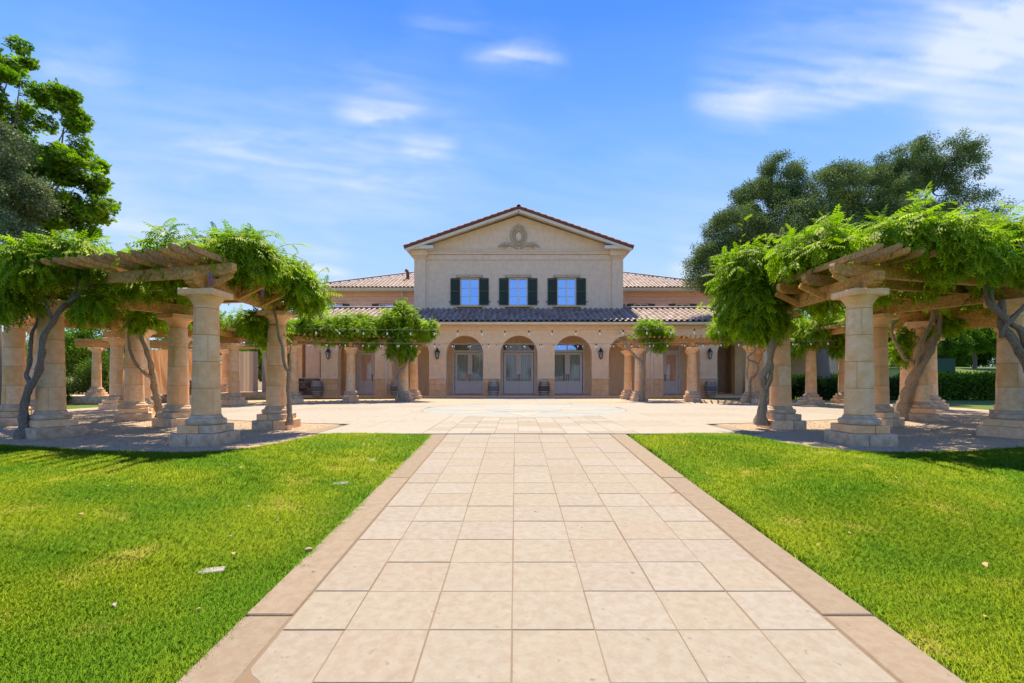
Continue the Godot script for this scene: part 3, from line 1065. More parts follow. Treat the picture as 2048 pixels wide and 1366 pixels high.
func build_villa() -> void:
	var v := thing("villa", "cream stucco villa with arcade, tiled roof and gabled upper storey", "villa")
	# floor of the arcade and the step in front of it
	var b := MB.new()
	b.bx(XB, -0.15, -29.75, 29.2, 0.2, 4.7, 0.02)
	b.bx(XB, -0.155, -27.03, 11.2, 0.2, 0.7, 0.02)
	part("floor", b.mesh(), M.stone_pale, v)
	b = MB.new()
	part("arcade_wall", arch_wall(-4, 4, 14.45, 4.12, 0.5, ZF - 0.25, 0.0), M.stucco, v)
	# stone wainscot of the piers
	var wain := Node3D.new()
	wain.name = "wainscot"
	v.add_child(wain)
	for k in range(-4, 6):
		var cx := XB + (k - 0.5) * PITCH
		var w := PITCH - 2.14
		if k == -4:
			cx = XB - 14.45 + 0.46
			w = 0.92
		if k == 5:
			cx = XB + 14.45 - 0.46
			w = 0.92
		for r in 3:
			var cut := [0.5, 0.68, 0.34][r] as float
			for s in 2:
				var ww: float = w * (cut if s == 0 else 1.0 - cut)
				var xx: float = cx - w / 2 + (0.0 if s == 0 else w * cut) + ww / 2
				b = MB.new()
				b.bx(xx, FY + 0.003 + 0.32 * r, ZF - 0.235, ww - 0.006, 0.312, 0.556, 0.006)
				part("stone_block", b.mesh(), M[["stone", "stone_warm", "stone_pale"][rng.randi() % 3]], wain)
		b = MB.new()
		b.bx(cx, FY + 0.965, ZF - 0.235, w + 0.09, 0.055, 0.65, 0.012)
		part("cap_stone", b.mesh(), M.trim, wain)
	# back wall with doors
	var holes := []
	for k in [-3, -1, 0, 1, 3]:
		var c: float = XB + k * PITCH * 0.985
		if absi(k) == 3:
			c = XB - signf(k) * 0.0 + signf(k) * 9.62
			holes.append([c - 0.55, c + 0.55, FY, 3.2])
		else:
			holes.append([c - 1.06, c + 1.06, FY, 3.24])
	part("rear_arcade_wall", wall_rects(XB - 11.2, XB + 11.2, FY, 5.2, ZB, ZB - 0.3, holes), M.stucco, v)
	for h in holes:
		var c: float = (h[0] + h[1]) / 2
		var w: float = h[1] - h[0]
		var door := Node3D.new()
		door.name = "door"
		v.add_child(door, true)
		var two := w > 1.5
		var f := MB.new()
		f.bx(c - w / 2 + 0.045, FY, ZB - 0.1, 0.09, h[3] - FY, 0.16, 0.006)
		f.bx(c + w / 2 - 0.045, FY, ZB - 0.1, 0.09, h[3] - FY, 0.16, 0.006)
		f.bx(c, h[3] - 0.09, ZB - 0.1, w - 0.18, 0.09, 0.16, 0.006)
		f.bx(c, 2.70, ZB - 0.1, w - 0.18, 0.12, 0.16, 0.006)
		if two:
			f.bx(c, 2.82, ZB - 0.1, 0.07, h[3] - 2.91, 0.12, 0.006)
		part("door_frame", f.mesh(), M.door_paint, door)
		var tr := MB.new()
		tr.bx(c, 2.83, ZB - 0.13, w - 0.20, h[3] - 2.93, 0.008)
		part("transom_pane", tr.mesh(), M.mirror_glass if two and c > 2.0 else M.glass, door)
		if two:
			door_leaf(v, c - 0.47, ZB - 0.1, 0.932, 2.60, 1.0)
			door_leaf(v, c + 0.47, ZB - 0.1, 0.932, 2.60, -1.0)
		else:
			door_leaf(v, c, ZB - 0.1, w - 0.19, 2.60, 1.0 if c < 0 else -1.0)
		if two:
			var cu := part("curtain", curtain_sheet(c - 0.95, c - 0.25, FY + 0.05, 2.7, ZB - 0.55, 6.0, 0.03), M.curtain, v)
			cu.set_meta("label", "pale curtain behind the door glass")
			part("curtain", curtain_sheet(c + 0.2, c + 0.95, FY + 0.05, 2.7, ZB - 0.55, 6.0, 0.03), M.curtain, v)
	b = MB.new()
	b.bx(XB, FY - 0.06, -33.0, 22.0, 0.05, 5.0)
	b.bx(XB, FY, -35.4, 22.0, 5.0, 0.1)
	part("inner_room", b.mesh(), M.inside, v)
	# ceiling of the arcade, cornice, gutter
	b = MB.new()
	b.bx(XB, 3.86, -29.0, 28.6, 0.08, 2.2)
	part("arcade_ceiling", b.mesh(), M.stucco, v)
	b = MB.new()
	b.bx(XB, 4.13, ZF + 0.16, 29.5, 0.10, 0.52)
	part("soffit", b.mesh(), M.trim, v)
	b = MB.new()
	b.bx(XB, 4.08, ZF + 0.47, 29.7, 0.17, 0.11, 0.03)
	part("gutter", b.mesh(), M.trim, v)
	# end walls of the porches and posts at their backs
	for s in [-1.0, 1.0]:
		b = MB.new()
		b.bx(XB + s * 11.35, FY, ZB + 0.05, 0.5, 4.0, 0.5)
		b.bx(XB + s * 14.2, FY, -31.2, 0.5, 4.0, 0.5)
		b.bx(XB + s * 12.8, 3.3, -31.2, 2.3, 0.8, 0.4)
		part("porch_pier", b.mesh(), M.stucco, v)
		b = MB.new()
		b.bx(XB + s * 12.7, 3.9, -30.95, 3.9, 0.12, 6.6)
		part("porch_ceiling", b.mesh(), M.wood_plain, v)
		b = MB.new()
		b.bx(XB + s * 13.6, FY, -34.3, 7.6, 4.1, 0.25)
		part("porch_rear_wall", b.mesh(), M.stucco_up, v)
		b = MB.new()
		b.bx(XB + s * 13.3, FY, -33.0, 0.5, 3.85, 0.5)
		part("porch_post", b.mesh(), M.wood_plain, v)
		b = MB.new()
		b.bx(XB + s * 10.95, FY, ZB - 2.0, 0.3, 5.2, 3.5)
		part("side_wall", b.mesh(), M.stucco, v)
	# arcade roof: front slope, hips
	var roof := Node3D.new()
	roof.name = "roof"
	v.add_child(roof)
	var ze := ZF + 0.6
	var dz := ze - ZB
	var rise_y := 1.12
	var y0 := 4.27
	var sl := sqrt(dz * dz + rise_y * rise_y)
	var ex := 14.85
	var xr := ex - dz
	b = MB.new()
	var e0 := Vector3(XB - ex, y0, ze)
	var e1 := Vector3(XB + ex, y0, ze)
	var r0 := Vector3(XB - xr, y0 + rise_y, ZB)
	var r1 := Vector3(XB + xr, y0 + rise_y, ZB)
	var k0 := Vector3(XB - ex, y0, -33.4)
	var k1 := Vector3(XB + ex, y0, -33.4)
	b.quad(e0, e1, r1, r0)
	b.quad(k0, e0, r0, r0)
	b.quad(e1, k1, r1, r1)
	b.quad(k1, k0, r0, r1)
	part("roof_deck", b.mesh(), M.roof_3, roof)
	var tile := roof_tile_mesh(0.33, 0.50)
	var up := Vector3(0, rise_y, -dz) / sl
	lay_tiles(roof, e0, Vector3.RIGHT, up, ex * 2, sl, dz / sl, dz / sl, tile, 0.33, 0.43, 268)
	ridge_caps(roof, e0 + Vector3(0.05, 0.08, -0.05), r0 + Vector3(0, 0.08, 0), M.roof_2)
	ridge_caps(roof, e1 + Vector3(-0.05, 0.08, -0.05), r1 + Vector3(0, 0.08, 0), M.roof_2)
	ridge_caps(roof, r0 + Vector3(0, 0.06, 0), Vector3(XB - 6.6, r0.y + 0.06, ZB), M.roof_0)
	ridge_caps(roof, Vector3(XB + 6.6, r0.y + 0.06, ZB), r1 + Vector3(0, 0.06, 0), M.roof_0)
	for s in [-1.0, 1.0]:
		var base: Vector3 = Vector3(XB + s * ex, y0, ze) if s < 0 else Vector3(XB + s * ex, y0, ze)
		lay_tiles(roof, base, Vector3(0, 0, -1), Vector3(-s * dz, rise_y, 0) / sl, 6.4, sl, dz / sl, dz / sl, tile, 0.33, 0.43, 0)
	# upper storey
	var hw := 6.54
	var wins := []
	for k in [-1, 0, 1]:
		var c: float = XB + k * 3.05 - 0.03
		wins.append([c - 0.58, c + 0.58, 5.63, 7.34])
	part("upper_wall", wall_rects(XB - hw, XB + hw, 5.2, 9.06, ZB, ZB - 0.35, wins), M.stucco_up, v)
	b = MB.new()
	for s in [-1.0, 1.0]:
		b.bx(XB + s * (hw - 0.175), 4.0, -36.5, 0.35, 5.06, 11.9)
	b.bx(XB, 4.0, -42.5, 13.0, 5.06, 0.3)
	part("side_wall", b.mesh(), M.stucco_up, v)
	var apex := 11.28
	b = MB.new()
	b.prism(PackedVector2Array([Vector2(-hw, 9.06), Vector2(hw, 9.06), Vector2(hw, 9.12), Vector2(0, apex), Vector2(-hw, 9.12)]), 0.35, Transform3D(Basis(), Vector3(XB, 0, ZB - 0.175)))
	part("gable", b.mesh(), M.stucco_up, v)
	b = MB.new()
	b.bx(XB, 5.0, ZB - 1.8, 12.3, 0.05, 2.8)
	b.bx(XB, 5.0, ZB - 2.6, 12.3, 3.6, 0.1)
	part("upper_room", b.mesh(), M.inside, v)
	for h in wins:
		var c: float = (h[0] + h[1]) / 2
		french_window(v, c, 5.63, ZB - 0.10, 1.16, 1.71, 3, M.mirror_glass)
		shutter(v, c - 0.90, 5.66, ZB + 0.05, 0.60, 1.68)
		shutter(v, c + 0.90, 5.66, ZB + 0.05, 0.60, 1.68)
		b = MB.new()
		b.bx(c, 7.37, ZB + 0.05, 1.66, 0.17, 0.16, 0.02)
		part("lintel", b.mesh(), M.stone_dark, v)
		b = MB.new()
		b.bx(c, 5.50, ZB + 0.10, 1.66, 0.10, 0.24, 0.02)
		part("window_sill", b.mesh(), M.stone_warm, v)
		b = MB.new()
		for s in [-1.0, 1.0]:
			b.bx(c + s * 1.26, 5.82, ZB + 0.06, 0.05, 0.09, 0.07)
		part("shutter_hook", b.mesh(), M.iron, v)
	for s in [-1.0, 1.0]:
		var px: float = XB + s * (hw - 0.34)
		b = MB.new()
		b.bx(px, 4.9, ZB + 0.05, 0.70, 3.62, 0.14)
		part("pilaster", b.mesh(), M.stucco_up, v)
		b = MB.new()
		b.bx(px, 8.52, ZB + 0.07, 0.76, 0.06, 0.18, 0.01)
		b.bx(px, 8.58, ZB + 0.085, 0.82, 0.07, 0.22, 0.015)
		b.bx(px, 8.65, ZB + 0.105, 0.92, 0.08, 0.27, 0.02)
		b.bx(px, 8.73, ZB + 0.13, 1.02, 0.33, 0.32, 0.015)
		part("pilaster_capital", b.mesh(), M.stucco_up, v)
		b = MB.new()
		b.bx(XB + s * (hw - 0.38), 9.07, ZB + 0.28, 1.72, 0.20, 0.66, 0.02)
		part("cornice_return", b.mesh(), M.frame, v)
	b = MB.new()
	b.bx(XB, 8.50, ZB + 0.03, 11.9, 0.30, 0.05)
	b.bx(XB, 8.84, ZB + 0.045, 11.7, 0.19, 0.08)
	b.bx(XB, 8.98, ZB + 0.075, 11.5, 0.09, 0.14, 0.015)
	part("frieze", b.mesh(), M.stucco_up, v)
	# gable roof with its rake boards and rake tiles
	var zf := ZB + 0.62
	var tipx := 7.02
	var tipy := 9.07
	var top_y := 11.50
	var groof := Node3D.new()
	groof.name = "gable_roof"
	v.add_child(groof)
	for s in [-1.0, 1.0]:
		b = MB.new()
		var lo := Vector3(XB + s * tipx, tipy, 0)
		var hi := Vector3(XB, top_y, 0)
		var f := (hi - lo).normalized()
		var nn := Vector3(-f.y, f.x, 0) * (1.0 if f.x > 0 else -1.0)
		var bs := Basis(f, nn, f.cross(nn))
		var len := (hi - lo).length()
		b.box(Transform3D(bs, (lo + hi) / 2 + nn * -0.04 + Vector3(0, 0, zf - 6.3)), Vector3(len, 0.06, 12.6))
		part("roof_deck", b.mesh(), M.trim, groof)
		b = MB.new()
		b.box(Transform3D(bs, (lo + hi) / 2 + nn * -0.11 + Vector3(0, 0, zf + 0.02)), Vector3(len - 0.05, 0.16, 0.05))
		part("rake_board", b.mesh(), M.trim, groof)
		var n := 17
		var rt := MB.new()
		rt.lathe(PackedVector2Array([Vector2(0.135, -0.25), Vector2(0.165, 0.25)]), 8, Transform3D(), 0.0, TAU)
		rt.lathe(PackedVector2Array([Vector2(0.165, 0.25), Vector2(0.02, 0.251)]), 8, Transform3D(), 0.0, TAU)
		var rm := rt.mesh()
		for k in n:
			var c := lo.lerp(hi, (k + 0.5) / n) + nn * 0.08 + Vector3(0, 0, zf - 0.06)
			var dn := (-f + nn * 0.04).normalized()
			var xx := dn.cross(Vector3(0, 0, 1)).normalized()
			part("rake_tile", rm, M.roof_red, groof, Transform3D(Basis(xx, dn, xx.cross(dn)), c))
		lay_tiles(groof, Vector3(lo.x, lo.y, zf - 0.3), Vector3(0, 0, -1), f, 12.0, len, 0.0, 0.0, tile, 0.33, 0.43, 0)
	b = MB.new()
	b.lathe(PackedVector2Array([Vector2(0.001, 0.24), Vector2(0.14, 0.0)]), 10, Transform3D(Basis(), Vector3(XB, 0, 0)))
	ridge_caps(groof, Vector3(XB, top_y + 0.1, zf + 0.05), Vector3(XB, top_y + 0.1, zf - 12), M.roof_red, 0.13)
	# the plaster cartouche in the gable
	var em := Node3D.new()
	em.name = "cartouche"
	v.add_child(em)
	var zc := ZB + 0.02
	var cc := Vector3(XB + 0.0, 9.99, zc)
	b = MB.new()
	var ring := PackedVector3Array()
	var rr := PackedFloat32Array()
	for k in 29:
		var a := TAU * k / 28.0
		ring.append(cc + Vector3(cos(a) * 0.27, sin(a) * 0.35 - 0.02, 0.05))
		rr.append(0.045)
	b.tube(ring, rr, 6)
	part("oval_frame", b.mesh(), M.plaster, em)
	b = MB.new()
	b.ball(cc + Vector3(0, -0.02, 0.0), Vector3(0.22, 0.29, 0.07), 10)
	part("oval_shield", b.mesh(), M.stucco_up, em)
	b = MB.new()
	for s in [-1.0, 1.0]:
		var scroll := PackedVector3Array()
		var sr := PackedFloat32Array()
		for k in 26:
			var u := k / 25.0
			var p := Vector2.ZERO
			if u < 0.6:
				var q := u / 0.6
				p = Vector2(0.10 + 0.36 * sin(q * 2.4), -0.62 + 0.98 * q)
			else:
				var a := (u - 0.6) / 0.4 * 4.6
				p = Vector2(0.345 - 0.02 - 0.12 * (1.0 - cos(a)) * 0.9, 0.36 + 0.15 * sin(a) * (1.2 - (u - 0.6)))
			scroll.append(cc + Vector3(s * p.x, p.y, 0.05))
			sr.append(lerpf(0.04, 0.075, sin(u * PI)))
		b.tube(scroll, sr, 6)
		b.ball(cc + Vector3(s * 0.18, 0.52, 0.04), Vector3(0.11, 0.14, 0.09), 7)
	b.ball(cc + Vector3(0, 0.60, 0.05), Vector3(0.14, 0.12, 0.09), 7)
	b.ball(cc + Vector3(0, 0.42, 0.05), Vector3(0.10, 0.10, 0.08), 7)
	b.ball(cc + Vector3(0, -0.52, 0.05), Vector3(0.13, 0.10, 0.08), 7)
	part("scroll", b.mesh(), M.plaster, em)
	b = MB.new()
	for s in [-1.0, 1.0]:
		var g := PackedVector3Array()
		var gr := PackedFloat32Array()
		for k in 22:
			var u := k / 21.0
			g.append(cc + Vector3(s * (0.08 + 1.20 * u), -0.66 + 0.30 * sin(u * PI * 0.9) * (0.55 + 0.45 * u) - 0.12 * u * u - 0.10 * (1.0 - u), 0.04))
			gr.append(0.05 + 0.075 * sin(u * PI) * (0.6 + 0.4 * sin(u * 22.0)))
		b.tube(g, gr, 6)
		for k in 5:
			b.ball(cc + Vector3(s * (0.42 + 0.16 * k), -0.60 + 0.10 * sin(k * 1.7), 0.06), Vector3(0.085, 0.085, 0.07), 6)
	part("garland", b.mesh(), M.plaster, em)
	# downspouts
	for s in [-1.0, 1.0]:
		b = MB.new()
		var x: float = XB + s * 7.62
		b.bx(x, FY + 0.1, ZF + 0.06, 0.09, 3.7, 0.08, 0.015)
		b.box(Transform3D(Basis(Vector3.RIGHT, -0.85), Vector3(x, 3.97, ZF + 0.25)), Vector3(0.088, 0.09, 0.5))
		b.bx(x, FY + 1.06, ZF + 0.07, 0.13, 0.05, 0.11)
		part("downspout", b.mesh(), M.trim, v)

func wall_lantern(x: float, y: float, z: float, label: String) -> void:
	var t := thing("wall_lantern", label, "lantern", Vector3(x, y, z), 0.0, "black lanterns on the arcade piers")
	var c := Transform3D(Basis(), Vector3(0, 0, 0.17))
	var b := MB.new()
	b.bx(0, 0.10, 0.012, 0.10, 0.44, 0.024, 0.006)
	b.bx(0, 0.44, 0.09, 0.025, 0.025, 0.16)
	b.bx(0, 0.10, 0.09, 0.02, 0.02, 0.16)
	part("bracket", b.mesh(), M.iron, t)
	b = MB.new()
	b.lathe(PackedVector2Array([Vector2(0.0, -0.05), Vector2(0.025, -0.03), Vector2(0.012, 0.0), Vector2(0.07, 0.02), Vector2(0.085, 0.05), Vector2(0.0, 0.05)]), 6, c)
	part("lantern_base", b.mesh(), M.iron, t)
	b = MB.new()
	b.lathe(PackedVector2Array([Vector2(0.16, 0.395), Vector2(0.155, 0.43), Vector2(0.10, 0.46), Vector2(0.075, 0.52), Vector2(0.09, 0.53), Vector2(0.06, 0.57), Vector2(0.02, 0.60), Vector2(0.03, 0.63), Vector2(0.0, 0.665)]), 6, c)
	b.lathe(PackedVector2Array([Vector2(0.0, 0.394), Vector2(0.16, 0.395)]), 6, c)
	part("lantern_cap", b.mesh(), M.iron, t)
	b = MB.new()
	for k in 6:
		var a := TAU * k / 6.0
		b.beam(c * Vector3(cos(a) * 0.082, 0.05, -sin(a) * 0.082), c * Vector3(cos(a) * 0.138, 0.40, -sin(a) * 0.138), 0.018, 0.018)
	part("lantern_cage", b.mesh(), M.iron, t)
	b = MB.new()
	b.lathe(PackedVector2Array([Vector2(0.075, 0.055), Vector2(0.128, 0.39)]), 6, c)
	part("lantern_pane", b.mesh(), M.glass, t)
	b = MB.new()
	b.lathe(PackedVector2Array([Vector2(0.0, 0.05), Vector2(0.018, 0.051), Vector2(0.018, 0.22), Vector2(0.0, 0.25)]), 8, c)
	part("candle", b.mesh(), M.white, t)

func barrel(x: float, z: float, dark: bool, label: String, turn := 0.0) -> void:
	var t := thing("wine_barrel", label, "barrel", Vector3(x, FY if z < -26.7 else 0.0, z), turn, "wine barrels in front of the arcade")
	var pr := PackedVector2Array()
	for k in 13:
		var u := k / 12.0
		pr.append(Vector2(0.255 + 0.075 * sin(u * PI), 0.02 + 0.82 * u))
	for k in 14:
		var b := MB.new()
		b.lathe(pr, 2, Transform3D(), TAU * k / 14.0 + 0.012, TAU * (k + 1) / 14.0 - 0.012)
		part("stave", b.mesh(), M.oak_stave if dark else M.oak_grey, t)
	var b := MB.new()
	b.lathe(PackedVector2Array([Vector2(0.248, 0.03), Vector2(0.25, 0.80), Vector2(0.0, 0.801)]), 18)
	part("barrel_head", b.mesh(), M.oak_grey, t)
	for u in [0.015, 0.13, 0.27, 0.73, 0.87, 0.985]:
		var r: float = 0.256 + 0.075 * sin(u * PI)
		b = MB.new()
		b.lathe(PackedVector2Array([Vector2(r, 0.02 + 0.82 * u - 0.022), Vector2(r + 0.006, 0.02 + 0.82 * u - 0.02), Vector2(r + 0.006, 0.02 + 0.82 * u + 0.02), Vector2(r, 0.02 + 0.82 * u + 0.022)]), 20)
		part("hoop", b.mesh(), M.hoop, t)

func build_rear_block() -> void:
	# the pink block that rises behind the arcade
	var v := thing("rear_house_block", "pink stucco two-storey block behind the gabled villa", "building")
	var z := -40.8
	var x0 := -16.6
	var x1 := 17.2
	var wins := []
	for c in [-15.3, -11.0, -7.4, 8.1, 10.65, 14.2]:
		wins.append([c - 0.58, c + 0.58, 5.66, 7.37])
	part("wall", wall_rects(x0, x1, 0.0, 8.35, z, z - 0.3, wins), M.stucco_pink, v)
	var b := MB.new()
	b.bx(x0 + 0.15, 0, z - 5.3, 0.3, 8.35, 10.0)
	b.bx(x1 - 0.15, 0, z - 5.3, 0.3, 8.35, 10.0)
	b.bx((x0 + x1) / 2, 0, z - 10.2, x1 - x0, 8.35, 0.3)
	b.bx((x0 + x1) / 2, 5.0, z - 2.5, x1 - x0 - 1, 3.0, 0.1)
	part("side_wall", b.mesh(), M.stucco_pink, v)
	b = MB.new()
	b.bx((x0 + x1) / 2, 7.66, z + 0.03, x1 - x0, 0.16, 0.07, 0.01)
	b.bx((x0 + x1) / 2, 8.0, z + 0.04, x1 - x0, 0.35, 0.10)
	part("frieze", b.mesh(), M.stucco_pink, v)
	b = MB.new()
	b.bx((x0 + x1) / 2, 8.35, z + 0.35, x1 - x0 + 1.4, 0.12, 0.8)
	b.bx((x0 + x1) / 2, 8.42, z + 0.78, x1 - x0 + 1.5, 0.22, 0.12, 0.03)
	part("eave", b.mesh(), M.trim, v)
	for h in wins:
		var c: float = (h[0] + h[1]) / 2
		french_window(v, c, 5.66, z - 0.08, 1.16, 1.71, 3, M.mirror_glass)
		shutter(v, c - 0.90, 5.69, z + 0.05, 0.56, 1.68)
		shutter(v, c + 0.90, 5.69, z + 0.05, 0.56, 1.68)
		b = MB.new()
		b.bx(c, 7.42, z + 0.05, 1.6, 0.10, 0.14, 0.02)
		part("lintel", b.mesh(), M.stucco_pink, v)
	for x in [-9.55, 8.35]:
		b = MB.new()
		b.bx(x, 4.0, z + 0.08, 0.10, 3.5, 0.09)
		b.bx(x, 7.3, z + 0.10, 0.26, 0.24, 0.16, 0.02)
		b.box(Transform3D(Basis(Vector3.RIGHT, 0.5), Vector3(x, 7.95, z + 0.35)), Vector3(0.09, 0.95, 0.08))
		part("downspout", b.mesh(), M.trim, v)
	var roof := Node3D.new()
	roof.name = "roof"
	v.add_child(roof)
	var run := 5.7
	var ze := z + 0.9
	var yb := 8.62
	var hi := yb + 2.45
	var sl := sqrt(run * run + 2.45 * 2.45)
	var e0 := Vector3(x0 - 0.8, yb, ze)
	var e1 := Vector3(x1 + 0.8, yb, ze)
	var inset := 8.4
	var r0 := Vector3(x0 - 0.8 + inset, hi, ze - run)
	var r1 := Vector3(x1 + 0.8 - inset, hi, ze - run)
	b = MB.new()
	b.quad(e0, e1, r1, r0)
	b.quad(e0 - Vector3(0, 0, run * 2), e0, r0, r0)
	b.quad(e1, e1 - Vector3(0, 0, run * 2), r1, r1)
	b.quad(e1 - Vector3(0, 0, run * 2), e0 - Vector3(0, 0, run * 2), r0, r1)
	part("roof_deck", b.mesh(), M.roof_3, roof)
	var tile := roof_tile_mesh(0.33, 0.50)
	lay_tiles(roof, e0, Vector3.RIGHT, Vector3(0, 2.45, -run) / sl, x1 - x0 + 1.6, sl, inset / sl, inset / sl, tile, 0.33, 0.43, 90)
	ridge_caps(roof, e0 + Vector3(0, 0.1, 0), r0 + Vector3(0, 0.1, 0), M.roof_2)
	ridge_caps(roof, e1 + Vector3(0, 0.1, 0), r1 + Vector3(0, 0.1, 0), M.roof_2)
	ridge_caps(roof, r0 + Vector3(0, 0.08, 0), r1 + Vector3(0, 0.08, 0), M.roof_0, 0.11, false)
	b = MB.new()
	b.tube(PackedVector3Array([Vector3(-9.6, 9.5, z - 2.0), Vector3(-9.6, 10.45, z - 2.0), Vector3(-9.66, 10.62, z - 1.95), Vector3(-9.82, 10.70, z - 1.9)]), PackedFloat32Array([0.14, 0.14, 0.14, 0.14]), 10)
	b.lathe(PackedVector2Array([Vector2(0.3, 9.78), Vector2(0.15, 9.98)]), 10, Transform3D(Basis(), Vector3(-9.6, 0, z - 2.0)))
	part("vent_pipe", b.mesh(), M.roof_red, roof)

func build_side_wing() -> void:
	# lower wing with arches on the far side, seen between the columns
	var v := thing("arcade_wing", "low pale arcade wing with open arches behind the big oak", "building")
	var z := -33.0
	var p := PackedVector2Array()
	p.append(Vector2(15.0, 0.0))
	for k in 2:
		var c := 20.05 + (k - 0) * 3.118 - 0.2
		p.append(Vector2(c - 1.07, 0.0))
		for s in 13:
			var a := PI - PI * s / 12.0
			p.append(Vector2(c + 1.07 * cos(a), 2.30 + 1.07 * sin(a)))
		p.append(Vector2(c + 1.07, 0.0))
	p.append(Vector2(24.9, 0.0))
	p.append(Vector2(24.9, 4.1))
	p.append(Vector2(15.0, 4.1))
	var b := MB.new()
	b.prism(p, 0.5, Transform3D(Basis(), Vector3(0, 0, z)))
	part("arcade_wall", b.mesh(), M.stucco_up, v)
	b = MB.new()
	b.bx(19.95, 0, z - 3.0, 9.9, 4.1, 0.3)
	b.bx(15.15, 0, z - 1.5, 0.3, 4.1, 2.5)
	b.bx(19.95, 3.9, z - 1.6, 9.8, 0.15, 2.7)
	part("rear_wall", b.mesh(), M.stucco, v)
	var roof := Node3D.new()
	roof.name = "roof"
	v.add_child(roof)
	b = MB.new()
	b.quad(Vector3(14.4, 4.15, z + 0.8), Vector3(25.4, 4.15, z + 0.8), Vector3(25.4, 5.3, z - 2.2), Vector3(14.4, 5.3, z - 2.2))
	b.quad(Vector3(25.4, 4.15, z - 5.2), Vector3(14.4, 4.15, z - 5.2), Vector3(14.4, 5.3, z - 2.2), Vector3(25.4, 5.3, z - 2.2))
	part("roof_deck", b.mesh(), M.roof_3, roof)
	lay_tiles(roof, Vector3(14.4, 4.15, z + 0.8), Vector3.RIGHT, Vector3(0, 1.15, -3.0).normalized(), 11.0, 3.2, 0, 0, roof_tile_mesh(0.33, 0.5), 0.33, 0.43, 0)
	# a taller pink gable farther off
	v = thing("far_pink_house", "pink gabled house end showing above the vine, behind the wing", "building")
	b = MB.new()
	b.prism(PackedVector2Array([Vector2(-3.5, 0), Vector2(3.5, 0), Vector2(3.5, 9.6), Vector2(0, 11.2), Vector2(-3.5, 9.6)]), 8.0, Transform3D(Basis(), Vector3(20.4, 0, -46)))
	part("wall", b.mesh(), M.stucco_pink, v)
	b = MB.new()
	for s in [-1.0, 1.0]:
		b.beam(Vector3(20.4 + s * 4.2, 9.35, -46), Vector3(20.4, 11.35, -46), 8.8, 0.12)
	part("roof", b.mesh(), M.roof_red, v)

# ---------------------------------------------------------------- columns and pergolas
const INNER := [[5.35, 10.2], [7.8, 10.7], [9.85, 12.05], [11.1, 13.9], [11.75, 16.5], [11.6, 19.3], [9.9, 20.8], [7.8, 21.9], [5.5, 22.5]]
const OUTER := [[5.27, 7.75], [8.7, 8.7], [11.6, 10.85], [13.4, 13.2], [14.15, 16.7], [13.6, 20.3], [11.3, 22.8], [8.5, 24.0], [5.48, 24.6]]
const COL_H := 2.456

func col_at(s: float, ring: Array, i: int) -> Vector3:
	return Vector3(AX + s * ring[i][0], 0, -ring[i][1])

func ring_at(s: float, u: float, t: float, y: float) -> Vector3:      # u along the pergola (0..8), t from the inner ring (0) to the outer (1)
	var i := clampi(int(floor(u)), 0, 7)
	var f := u - i
	var a := col_at(s, INNER, i).lerp(col_at(s, INNER, i + 1), f)
	var b := col_at(s, OUTER, i).lerp(col_at(s, OUTER, i + 1), f)
	var p := a + (b - a) * t
	p.y = y
	return p

